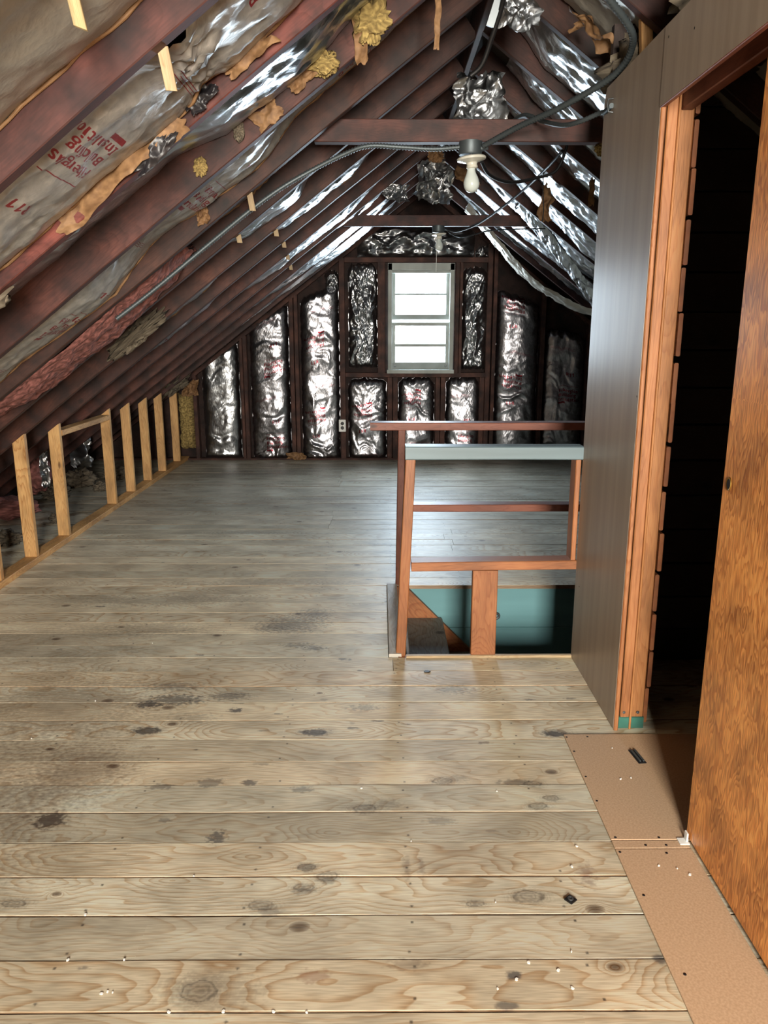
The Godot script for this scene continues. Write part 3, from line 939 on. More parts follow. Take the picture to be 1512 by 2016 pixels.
func build_stairs() -> void:
	var w := struct("wall_stairwell")
	# painted boards on the far side of the stairwell
	for k in 6:
		across(w, "wall_board", -0.02, 2.3, -0.02 - 0.12 - k * 0.245, -4.165 + (0.0008 if k % 2 else 0.0), 0.2435, 0.02, mats["turquoise paint"], Color.WHITE, 0.0)
	part("well_side", slab(Vector3(-0.1, -2.6, -4.3), Vector3(0.03, -0.24, -3.0)), mats["dark deck"], w)
	part("well_side", slab(Vector3(2.2, -2.6, -4.3), Vector3(2.3, -0.24, -3.0)), mats["turquoise paint"], w)
	part("well_side", slab(Vector3(-0.1, -2.6, -3.16), Vector3(2.3, -0.24, -3.06)), mats["dark deck"], w)
	part("well_side", slab(Vector3(-0.1, -2.6, -4.3), Vector3(2.3, -0.03, -4.176)), mats["dark deck"], w)
	part("well_bottom", slab(Vector3(-0.1, -2.7, -4.3), Vector3(2.3, -2.6, -3.0)), mats["dark deck"], w)
	single("wall_washer", "small dull round washer fixed to the turquoise stairwell wall", "washer", lathe([Vector2(0.009, 0.0), Vector2(0.009, 0.006), Vector2(0.013, 0.009), Vector2(0.02, 0.009), Vector2(0.024, 0.004), Vector2(0.024, 0.0)], 20), mats["galvanised"], Transform3D(Basis(Vector3(1, 0, 0), PI / 2), Vector3(0.665, -0.19, -4.155)))
	var t := thing("staircase", "steep wooden stairs going down beneath the railed floor opening", "stairs", Vector3(0.08, 0, -3.65))
	# stringers cut square at the floor; treads and risers between
	var dir := Vector3(1, -1.03, 0).normalized()
	for z in [-0.48, 0.47]:
		var st := Shape.new()
		var poly := [Vector2(0.0, 0.0), Vector2(0.07, -0.005), Vector2(2.0, -1.99), Vector2(2.0, -2.4), Vector2(0.0, -0.42)]
		for q in [-0.016, 0.016]:
			var out := Vector3(0, 0, sign(q))
			var ids := []
			for p in poly:
				var g: Vector2 = Vector2(p.dot(Vector2(dir.x, dir.y)), p.dot(Vector2(-dir.y, dir.x)))
				ids.append(st.put(Vector3(p.x, p.y, z + q), out, Vector2(g.x / 2.2, 0.27 + g.y / 0.3 * 0.1)))
			st.tri(ids[0], ids[1], ids[2]); st.tri(ids[0], ids[2], ids[3]); st.tri(ids[0], ids[3], ids[4])
		for k in 5:
			var a: Vector2 = poly[k]
			var b: Vector2 = poly[(k + 1) % 5]
			var e := b - a
			st.flat_quad(Vector3(a.x, a.y, z - 0.016), Vector3(b.x, b.y, z - 0.016), Vector3(b.x, b.y, z + 0.016), Vector3(a.x, a.y, z + 0.016), Vector3(e.y, -e.x, 0).normalized() * -1, Vector2(0, 0.26), Vector2(0.5, 0.26), Vector2(0.5, 0.28), Vector2(0, 0.28))
		part("stringer", st.mesh(), mats["stair wood"], t)
	for k in 9:
		part("tread", board(0.92, 0.028, 0.235, -1, Color.WHITE.lerp(Color(0.8, 0.8, 0.8), rng.randf()), 0.006), mats["weathered wood"], t, frame(Vector3(0, 0, -1), Vector3.UP, Vector3(0.155 + k * 0.2, -0.2 - k * 0.206, 0.455)))
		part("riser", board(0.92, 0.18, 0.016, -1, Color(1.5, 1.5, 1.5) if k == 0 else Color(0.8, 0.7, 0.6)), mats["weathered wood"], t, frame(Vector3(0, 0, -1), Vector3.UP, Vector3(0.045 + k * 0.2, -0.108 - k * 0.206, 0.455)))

func build_railings() -> void:
	var fir: Material = mats["orange fir"]
	var red: Material = mats["red fir"]
	# the near frame: leaning end post, blue-painted top rail, middle rail on a short post, upright against the closet panel
	var a := thing("stair_railing", "near stair railing with blue-grey painted top rail and leaning orange post", "railing", Vector3(0.45, 0, -3.19))
	var base := Vector3(-0.36, 0.0, 0.0)
	var top := Vector3(-0.322, 0.885, 0.012)
	part("end_post", board(base.distance_to(top), 0.041, 0.085, -1, Color(0.78, 0.66, 0.55), 0.003, 0.003), fir, a, frame(top - base, Vector3(-1, 0, 0), base + Vector3(0, 0, -0.03)))
	var rail := part("painted_rail", board(0.742, 0.055, 0.088, -1, Color.WHITE, 0.004, 0.002), mats["blue paint"], a, frame(Vector3(1, -0.001, 0), Vector3.UP, Vector3(-0.345, 0.913, -0.01)))
	rail.set_meta("label", "blue-grey painted top rail")
	part("middle_rail", board(0.712, 0.04, 0.088, -1, Color(0.92, 0.8, 0.74), 0.003, 0.003), fir, a, frame(Vector3(1, 0.012, 0), Vector3.UP, Vector3(-0.315, 0.416, -0.02)))
	part("short_post", board(0.4, 0.108, 0.04, -1, Color(0.84, 0.74, 0.68), 0.003, 0.002), fir, a, frame(Vector3.UP, Vector3(-1, 0, 0), Vector3(0.005, 0.0, 0.005)))
	part("upright", board(0.45, 0.022, 0.085, -1, Color(1.0, 0.9, 0.85), 0.003, 0.002), fir, a, frame(Vector3.UP, Vector3(-1, 0, 0), Vector3(0.383, 0.437, -0.03)))
	# the far frame
	var b := thing("stair_railing", "far stair railing of plain red-brown timber behind the floor opening", "railing", Vector3(0.45, 0, -4.17))
	part("end_post", board(0.88, 0.04, 0.085, -1, Color(0.85, 0.8, 0.8), 0.003, 0.003), red, b, frame(Vector3(0.012, 1, 0), Vector3(-1, 0, 0), Vector3(-0.342, 0.0, -0.02)))
	part("top_rail", board(1.25, 0.042, 0.09, -1, Color(1.0, 0.95, 0.95), 0.003, 0.002), red, b, frame(Vector3(1, 0, 0), Vector3.UP, Vector3(-0.503, 0.9, -0.02)))
	part("middle_rail", board(1.0, 0.04, 0.085, -1, Color(1.05, 1.0, 1.0), 0.003, 0.002), red, b, frame(Vector3(1, 0, 0), Vector3.UP, Vector3(-0.3, 0.446, -0.02)))
	part("far_post", board(0.88, 0.04, 0.085, -1, Color(0.9, 0.8, 0.8), 0.003, 0.002), red, b, frame(Vector3.UP, Vector3(-1, 0, 0), Vector3(0.72, 0.0, -0.02)))

func build_knee_wall() -> void:
	var k := thing("knee_wall_frame", "low row of bare yellow pine studs along the left eave", "wall frame", Vector3(-2.16, 0, -6.0))
	var pine: Material = mats["new pine"]
	var parts := [[2.3, -1.3], [-1.3, -2.44]]
	for p in parts:
		part("bottom_plate", board(p[0] - p[1] - 0.004, 0.038, 0.089, -1, Color(0.97, 0.95, 0.9), 0.003, 0.002), pine, k, frame(Vector3(0, 0, -1), Vector3.UP, Vector3(0, 0.019, p[0])))
	for z in [2.2, 1.86, 1.4, 0.89, -0.08, -0.56, -1.06, -1.55, -2.12]:
		var t := rng.randf_range(0.9, 1.05)
		part("stud", board(0.735, 0.075, 0.038, -1, Color(t, t, t * 0.97), 0.003, 0.0015, 0.0, -PITCH), pine, k, frame(Vector3.UP, Vector3(-1, 0, 0), Vector3(-0.005, 0.038, z)))
	part("blocking", board(0.93, 0.038, 0.075, -1, Color(1.0, 0.98, 0.93), 0.003, 0.001), pine, k, frame(Vector3(0, 0, -1), Vector3.UP, Vector3(0.0, 0.735, 0.87)))
	for p in k.get_children():
		if p.name.begins_with("stud"):
			pass

# ------------------------------------------------------------------ insulation
# A foil-faced batt standing in a stud bay. The outline wanders, the face bulges, sags into folds and crumples.
func wall_batt(called: String, label: String, x0: float, x1: float, y0: float, y1: float, opt := {}) -> void:
	var w := x1 - x0
	var h := y1 - y0
	var bulge: float = opt.get("bulge", 0.075)
	var folds: float = opt.get("folds", 0.014)
	var crumple: float = opt.get("crumple", 0.002)
	var vertical: bool = opt.get("vertical", false)
	var slant: float = opt.get("slant", 0.0)      # how much higher the right top corner is than the left
	var flip: bool = opt.get("flip", false)
	var off: float = opt.get("off", 0.0)
	var sd: float = rng.randf() * 300
	var nu := 34
	var nv := int(clamp(h / 0.011, 16, 150))
	var at := func(u: float, v: float) -> Vector3:
		var uu := u * 2 - 1
		var edge = 0.012 * noise.get_noise_2d(v * h * 110, sd + sign(uu) * 40) * pow(abs(uu), 4) * sign(uu)
		var topn := 0.03 * noise.get_noise_2d(u * 60, sd + 90) + slant * (u - 0.5) - 0.05 * pow(abs(uu), 4)
		var botn := 0.012 * noise.get_noise_2d(u * 90, sd + 190)
		var x = x0 + u * w + edge
		var y := y0 + botn * (1 - v) + v * (h + topn)
		var rim = pow(1.0 - pow(abs(uu), 3.5), 0.55) * clamp(v * h / 0.05, 0.0, 1.0) ** 0.5 * clamp((1 - v) * h / 0.07, 0.0, 1.0) ** 0.5
		var fold: float
		var bend := noise.get_noise_3d(x * 26, y * 14, sd + 200)     # the creases wander
		if vertical:
			fold = ridged.get_noise_3d(x * 5.5 + bend, y * 1.5, sd) * folds * 1.5 + ridged.get_noise_3d(x * 8.0 + bend, y * 4.0 + bend, sd + 7) * folds * 0.8
		else:
			var squeeze := 0.75 + 1.5 * exp(-v * h * 5.0)
			fold = ridged.get_noise_3d(x * 1.3 + bend * 0.6, y * 3.4 + x * 0.7 + bend * 0.8, sd) * folds * squeeze * 1.2 + ridged.get_noise_3d(x * 3.0, y * 8.0 + bend, sd + 7) * folds * 0.16 * squeeze
		var small := ridged.get_noise_3d(x * 9 + bend, y * 9 - bend, sd + 30) * crumple
		var wide := noise.get_noise_3d(x * 20, y * 14, sd + 60) * 0.03
		return Vector3(x, y, GABLE_Z - 0.085 + rim * (bulge + fold + small + wide))
	var map := func(u: float, v: float) -> Vector2:
		var t := (v * h + off) / 0.8
		return Vector2(1 - u, t) if flip else Vector2(u, -t)
	var s := Shape.new()
	grid(s, nu, nv, at, map, Vector3(0, 0, 1))
	grid(s, nu, 8, func(u: float, v: float) -> Vector3:
		var p: Vector3 = at.call(u, v)
		return Vector3(p.x, p.y, GABLE_Z - 0.096), func(u: float, v: float) -> Vector2: return Vector2(u, v), Vector3(0, 0, -1))
	single(called, label, "insulation batt", s.mesh(), mats["foil printed" if opt.get("print", true) else "foil"], Transform3D(), "foil-faced batts in the gable wall")

func build_gable_batts() -> void:
	var n := "wall_insulation_batt"
	wall_batt(n, "leftmost tall silver batt of the gable wall, next to the yellow wool", -1.93, -1.53, 0.005, 1.2, {"print": false, "slant": 0.2, "folds": 0.011})
	wall_batt(n, "second tall silver batt from the left, rounded leaning top, red print low down", -1.4, -0.98, 0.0, 1.58, {"slant": 0.22, "off": 0.02})
	wall_batt(n, "third tall silver batt from the left, beside the white outlet, upside-down red print", -0.85, -0.44, 0.0, 1.8, {"slant": 0.14, "flip": true, "off": 0.1, "folds": 0.016})
	wall_batt(n, "short silver batt under the window's lower left corner, nearest the outlet", -0.345, 0.07, 0.005, 0.885, {"flip": true, "off": 0.05, "folds": 0.015})
	wall_batt(n, "short silver batt directly under the window, cut by the near end of the top rail", 0.2, 0.59, 0.005, 0.895, {"off": -0.08, "flip": true})
	wall_batt(n, "short silver batt under the window's lower right corner", 0.72, 1.08, 0.005, 0.9, {"off": 0.0, "folds": 0.009})
	wall_batt(n, "tall silver batt right of the window with red printing upside down", 1.245, 1.7, 0.0, 1.75, {"flip": true, "off": -0.25, "slant": -0.15, "folds": 0.013})
	wall_batt(n, "dim silver batt at the far right of the gable wall, pinched in the middle", 1.77, 2.21, 0.0, 1.38, {"slant": -0.1, "off": -0.5, "folds": 0.012})
	wall_batt(n, "narrow crumpled foil batt just left of the window", -0.335, -0.03, 1.0, 2.075, {"vertical": true, "folds": 0.03, "crumple": 0.014, "print": false, "bulge": 0.05})
	wall_batt(n, "narrow crumpled foil batt just right of the window", 0.875, 1.135, 0.98, 2.04, {"vertical": true, "folds": 0.03, "crumple": 0.014, "print": false, "bulge": 0.05})
	wall_batt(n, "wide crumpled foil batt in the peak above the window header", -0.24, 0.99, 2.125, 2.44, {"folds": 0.04, "crumple": 0.022, "print": false, "bulge": 0.06})
	wall_batt(n, "small foil tuft wedged under the rafters left of the window", -0.58, -0.43, 1.81, 2.0, {"folds": 0.02, "crumple": 0.016, "print": false, "bulge": 0.04})
	wall_batt(n, "small foil scrap in the gable right of the peak batt", 1.0, 1.16, 2.13, 2.24, {"folds": 0.02, "crumple": 0.02, "print": false, "bulge": 0.03})
	# exposed yellow wool beside the first stud
	wool_slab("wool_batt", "bare yellow wool batt standing left of the first gable stud", -2.2, -2.03, 0.12, 0.72)

func wool_slab(called: String, label: String, x0: float, x1: float, y0: float, y1: float) -> void:
	var s := Shape.new()
	var sd := rng.randf() * 100
	var f := func(u: float, v: float) -> Vector3:
		var rim := pow(1.0 - pow(abs(u * 2 - 1), 4), 0.5) * pow(1.0 - pow(abs(v * 2 - 1), 8), 0.5)
		var x: float = lerp(x0, x1, u)
		var y: float = lerp(y0, y1, v)
		return Vector3(x + 0.02 * noise.get_noise_2d(y * 120, sd), y + 0.02 * noise.get_noise_2d(x * 120, sd + 9), GABLE_Z - 0.09 + rim * (0.1 + 0.03 * noise.get_noise_3d(x * 120, y * 120, sd)))
	grid(s, 14, 36, f, func(u: float, v: float) -> Vector2: return Vector2(u * 0.4, v * 1.2), Vector3(0, 0, 1))
	single(called, label, "insulation", s.mesh(), mats["yellow wool"])

# A long batt in a rafter bay. prof lists (x, recess) down the slope: recess above the rafter undersides, negative where the facing sags below them.
func bay_batt(side: int, z_near: float, z_far: float, prof: Array, label: String, material: String, opt := {}) -> void:
	var s := Shape.new()
	var x0: float = prof[0].x
	var x1: float = prof[-1].x
	var length: float = abs(x1 - x0) * sqrt(1 + PITCH * PITCH)
	var sd := rng.randf() * 400
	var fold: float = opt.get("folds", 0.012)
	var twist: float = opt.get("twist", INF)
	var crumple: float = opt.get("crumple", 0.005)
	var nv := int(clamp(length / 0.016, 20, 230))
	var nu := 26
	var up := side_normal(side)
	var f := func(u: float, v: float) -> Vector3:
		var x: float = lerp(x0, x1, v)
		var k := 0
		while k < prof.size() - 2 and (x - prof[k + 1].x) * sign(x1 - x0) > 0:
			k += 1
		var t: float = clamp((x - prof[k].x) / (prof[k + 1].x - prof[k].x), 0.0, 1.0)
		var rec: float = lerp(prof[k].y, prof[k + 1].y, smoothstep(0.0, 1.0, t))
		var z: float = lerp(z_near, z_far, u)
		var uu := u * 2 - 1
		var belly := (1.0 - uu * uu) * 0.025
		var l := v * length
		var wr := ridged.get_noise_3d(l * 2.2, z * 7.0, sd) * fold + ridged.get_noise_3d(l * 9.0, z * 12.0, sd + 20) * crumple + noise.get_noise_3d(l * 16, z * 24, sd + 50) * 0.016
		var edge: float = pow(abs(uu), 6)
		var d := rec - belly - wr * (1 - edge * 0.6)
		if abs(x - twist) < 0.09:      # gathered where the facing is torn from its staples
			var g = 1.0 - abs(x - twist) / 0.09
			z = lerp(z, (z_near + z_far) / 2 - 0.1, g * 0.45)
			d += g * 0.03 * ridged.get_noise_2d(z * 60, sd)
		return on_roof(side, x, z, d)
	var turn: bool = opt.get("turn", false)
	var off: float = opt.get("off", 0.0)
	grid(s, nu, nv, f, func(u: float, v: float) -> Vector2:
		var t := (v * length + off) / 0.8
		return Vector2(1 - u, t) if turn else Vector2(u, -t), -up)
	grid(s, nu, 40, func(u: float, v: float) -> Vector3:
		var p: Vector3 = f.call(u, v)
		return p + up * (0.02 + 0.05 * (1 - pow(abs(u * 2 - 1), 3)) * (1 - pow(abs(v * 2 - 1), 12))), func(u: float, v: float) -> Vector2: return Vector2(u, v), up)
	var whole := single(opt.get("called", "rafter_insulation_batt"), label, "insulation batt", s.mesh(), mats[material], Transform3D(), "foil-faced batts between the rafters")
	if opt.get("flange", false):   # the brown paper edge by which the facing was stapled
		var edge := PackedVector3Array()
		for q in 90:
			edge.append(f.call(1.0, 0.02 + 0.96 * q / 89.0) - up * (0.004 + 0.008 * noise.get_noise_2d(q * 6, sd)) + Vector3(0, 0, 0.004))
		var fl := part("paper_flange", tube(edge, func(a: float, _t: float) -> float: return 0.0055 + 0.003 * noise.get_noise_2d(a * 90, sd + 3), 7), mats["kraft paper"], whole)
		fl.set_meta("label", "brown paper edge")

const ORDER := ["first", "second", "third", "fourth", "fifth", "sixth", "seventh", "eighth", "ninth", "tenth", "eleventh", "twelfth"]

func build_roof_batts() -> void:
	# left slope: bay k lies between rafter k-1 and rafter k
	var P := func(a: Array) -> Array:
		var o := []
		for q in a:
			o.append(Vector2(q[0], q[1]))
		return o
	var left := {
		-1: [[[-2.9, 0.1], [0.36, 0.1]], "dusty foil"],
		0: [[[-2.9, 0.1], [-1.0, 0.09], [0.36, 0.1]], "dusty foil"],
		1: [[[-2.9, 0.1], [-1.5, 0.06], [-0.9, 0.05], [-0.5, 0.045], [-0.3, 0.06], [0.0, 0.08], [0.36, 0.12]], "dusty foil printed"],
		2: [[[-2.9, 0.14], [-0.7, 0.13], [-0.45, 0.075], [-0.25, 0.07], [0.0, 0.11], [0.36, 0.14]], "foil"],
		3: [[[-2.7, 0.12], [-1.6, 0.06], [-1.2, 0.035], [-0.9, 0.1], [-0.7, 0.075], [-0.5, 0.06], [-0.25, 0.12], [0.36, 0.14]], "dusty foil printed"],
		4: [[[-0.85, 0.12], [-0.6, 0.11], [-0.2, 0.13], [0.36, 0.14]], "foil"],
		5: [[[-2.7, 0.14], [-0.9, 0.13], [-0.68, 0.065], [-0.45, 0.05], [-0.3, 0.12], [0.36, 0.14]], "foil"],
		6: [[[-2.7, 0.14], [-1.5, 0.09], [-1.1, 0.08], [-0.8, 0.13], [-0.5, 0.07], [-0.15, 0.055], [0.1, 0.12], [0.36, 0.14]], "foil"],
		7: [[[-2.7, 0.13], [-1.6, 0.08], [-1.2, 0.07], [-0.8, 0.12], [-0.3, 0.12], [0.36, 0.13]], "foil printed"],
		8: [[[-2.7, 0.12], [-1.2, 0.1], [-0.7, 0.04], [-0.3, 0.035], [0.0, 0.08], [0.36, 0.13]], "foil"],
		9: [[[-2.7, 0.12], [-1.2, 0.09], [-0.6, 0.11], [-0.1, 0.05], [0.1, 0.08], [0.36, 0.12]], "foil"],
		10: [[[-2.7, 0.12], [-1.2, 0.08], [-0.5, 0.02], [-0.1, 0.03], [0.36, 0.1]], "foil"],
		11: [[[-2.7, 0.1], [-1.0, 0.06], [-0.3, 0.01], [0.36, 0.08]], "foil"]}
	var said := {-1: "foil facing above the camera at the upper left corner, smooth and dusty", 0: "broad dusty grey foil facing nearest the camera on the left slope", 1: "grey foil facing with faint red print behind the first left rafter", 4: "short foil facing at the top of the left bay that also holds pink wool"}
	for k in left:
		var zn := rafter_z(-1, k - 1) - 0.024
		var zf := rafter_z(-1, k) + 0.024
		var label: String = said.get(k, "foil facing strip of the left slope in the %s bay from the camera" % ORDER[clampi(k, 0, 11)])
		bay_batt(-1, zn, zf, P.call(left[k][0]), label, left[k][1], {"folds": 0.008 if k < 1 else 0.014, "twist": -0.47 if k == 1 else INF, "off": 0.3 * k, "turn": k == 1, "flange": k in [0, 1, 3, 4, 6]})
	# the pink batt that has slipped out of its facing
	bay_batt(-1, rafter_z(-1, 3) - 0.024, rafter_z(-1, 4) + 0.024, P.call([[-2.0, 0.07], [-1.7, 0.015], [-1.3, 0.0], [-1.05, 0.03], [-0.88, 0.09]]), "pink wool batt bulging out between two rafters low on the left slope", "pink wool", {"folds": 0.02, "crumple": 0.012, "called": "pink_wool_batt"})
	# right slope
	var right := {
		0: [[[0.58, 0.1], [1.6, 0.1], [3.6, 0.1]], "dusty foil"],
		1: [[[0.58, 0.11], [1.6, 0.11], [3.6, 0.11]], "dusty foil"],
		2: [[[0.58, 0.12], [0.9, 0.1], [1.6, 0.11], [3.6, 0.12]], "dusty foil"],
		3: [[[0.58, 0.11], [0.75, 0.1], [1.1, 0.09], [2.2, 0.1], [3.6, 0.12]], "dusty foil"],
		4: [[[0.6, 0.1], [0.75, 0.055], [1.0, 0.05], [1.3, 0.09], [3.6, 0.12]], "foil"],
		5: [[[0.6, 0.13], [0.8, 0.09], [1.0, 0.08], [1.4, 0.09], [2.0, 0.09], [3.6, 0.12]], "foil"],
		6: [[[0.62, 0.13], [0.9, 0.1], [1.2, 0.075], [1.6, 0.08], [2.2, 0.09], [3.6, 0.12]], "foil"],
		7: [[[0.62, 0.13], [0.9, 0.1], [1.2, 0.065], [1.5, 0.055], [2.0, 0.07], [3.6, 0.12]], "foil"],
		8: [[[0.62, 0.13], [0.8, 0.11], [1.2, 0.06], [1.5, 0.03], [1.9, 0.06], [3.6, 0.12]], "foil"],
		9: [[[0.6, 0.12], [0.8, 0.09], [1.2, 0.05], [1.6, 0.02], [2.0, 0.06], [3.6, 0.12]], "foil"],
		10: [[[0.6, 0.12], [0.9, 0.07], [1.3, 0.05], [1.7, 0.06], [3.6, 0.12]], "foil"],
		11: [[[0.6, 0.1], [1.0, 0.06], [1.6, 0.06], [3.6, 0.12]], "foil"]}
	for k in right:
		var zn := rafter_z(1, k - 1) - 0.024
		var zf := rafter_z(1, k) + 0.024
		bay_batt(1, zn, zf, P.call(right[k][0]), "foil facing strip of the right slope in the %s bay from the camera" % ORDER[k], right[k][1], {"folds": 0.016, "crumple": 0.008, "off": 0.37 * k})
	# two facings that have come loose and hang in curves in front of the gable's right side
	hanging_strip("loose foil facing hanging in a long curve right of the window", [Vector3(0.78, 2.46, -7.5), Vector3(1.05, 2.2, -7.62), Vector3(1.4, 1.86, -7.7), Vector3(1.8, 1.6, -7.6), Vector3(2.3, 1.4, -7.4), Vector3(2.9, 1.0, -7.3)], 0.2, "dusty foil")
	hanging_strip("loose foil facing falling steeply beside the closet panel", [Vector3(1.05, 2.3, -6.3), Vector3(1.3, 2.08, -6.45), Vector3(1.55, 1.85, -6.6), Vector3(1.8, 1.6, -6.75), Vector3(2.05, 1.36, -6.8), Vector3(2.4, 1.08, -6.8)], 0.3, "foil")

func hanging_strip(label: String, pts: Array, width: float, material: String) -> void:
	var path := curve(pts, 0.02)
	var s := Shape.new()
	var sd := rng.randf() * 100
	var n := path.size() - 1
	for side in [0.0, 0.03]:
		grid(s, 20, n, func(u: float, v: float) -> Vector3:
			var k := int(round(v * n))
			var p := path[k]
			var wr := ridged.get_noise_3d(v * 9, u * 3, sd) * 0.014 + ridged.get_noise_3d(v * 30, u * 6, sd) * 0.006
			var sag := (u - 0.5) * (u - 0.5) * 0.16
			return p + Vector3(0.02, 0.045, 0) * sag / 0.04 + Vector3(0.3, 1, 0) * (wr + side * (1 - pow(abs(u * 2 - 1), 2))) + Vector3(0, 0, (0.5 - u) * width), func(u: float, v: float) -> Vector2: return Vector2(u, v * n * 0.02 / 0.8), Vector3(-0.5, -1, 0.4) if side == 0.0 else Vector3(0.5, 1, 0))
	single("loose_facing", label, "foil facing", s.mesh(), mats[material])

# ------------------------------------------------------------------ lights and cables
func light_fixture(label: String, at: Vector3, k: float, turn: float, string: bool) -> void:
	var o := thing("ceiling_light", label, "light fixture", at)
	o.rotation.y = turn
	var box := part("junction_box", lathe([Vector2(0, 0), Vector2(0.054 * k, 0), Vector2(0.054 * k, -0.05 * k), Vector2(0.051 * k, -0.055 * k), Vector2(0, -0.055 * k)], 8 if not string else 16), mats["galvanised"], o, Transform3D(Basis(Vector3.UP, PI / 8), Vector3.ZERO))
	part("cable_clamp", tube(PackedVector3Array([Vector3(0.036, -0.03, 0.03) * k, Vector3(0.06, -0.024, 0.05) * k]), func(_a, _t): return 0.0135 * k, 10), mats["galvanised"], box)
	part("mounting_screw", tube(PackedVector3Array([Vector3(0.0, -0.055, 0.03) * k, Vector3(0.0, -0.07, 0.03) * k]), func(_a, _t): return 0.003 * k, 8), mats["steel"], o)
	part("lampholder", lathe([Vector2(0, -0.062 * k), Vector2(0.06 * k, -0.063 * k), Vector2(0.065 * k, -0.068 * k), Vector2(0.063 * k, -0.076 * k), Vector2(0.04 * k, -0.083 * k), Vector2(0.026 * k, -0.087 * k), Vector2(0.0235 * k, -0.092 * k), Vector2(0.0235 * k, -0.1 * k), Vector2(0.0255 * k, -0.102 * k), Vector2(0.0255 * k, -0.108 * k), Vector2(0.021 * k, -0.112 * k), Vector2(0, -0.112 * k)]), mats["porcelain"], o, Transform3D(Basis(Vector3(0, 0, 1), 0.09), Vector3.ZERO))
	part("bulb", lathe([Vector2(0, -0.11 * k), Vector2(0.018 * k, -0.11 * k), Vector2(0.0185 * k, -0.12 * k), Vector2(0.022 * k, -0.132 * k), Vector2(0.029 * k, -0.147 * k), Vector2(0.034 * k, -0.162 * k), Vector2(0.0355 * k, -0.175 * k), Vector2(0.0335 * k, -0.188 * k), Vector2(0.028 * k, -0.199 * k), Vector2(0.019 * k, -0.207 * k), Vector2(0.009 * k, -0.211 * k), Vector2(0, -0.212 * k)]), mats["bulb glass"], o, Transform3D(Basis(Vector3(0, 0, 1), 0.05), Vector3.ZERO))
	if string:
		part("pull_string", tube(PackedVector3Array([Vector3(-0.03, -0.07, 0.03), Vector3(-0.029, -0.2, 0.031), Vector3(-0.03, -0.36, 0.03)]), func(_a, _t): return 0.0016, 6), mats["white plastic"], o)

func cable(label: String, pts: Array, r: float, ribs: bool, material := "galvanised") -> void:
	var path := curve(pts, 0.0035 if ribs else 0.02)
	var f := func(a: float, _t: float) -> float:
		return r * (1.0 + 0.24 * (2.0 * abs(sin(a * PI / 0.014)) - 1.0)) if ribs else r
	single("armoured_cable" if ribs else "electric_cable", label, "cable", tube(path, f, 9 if ribs else 7), mats[material])

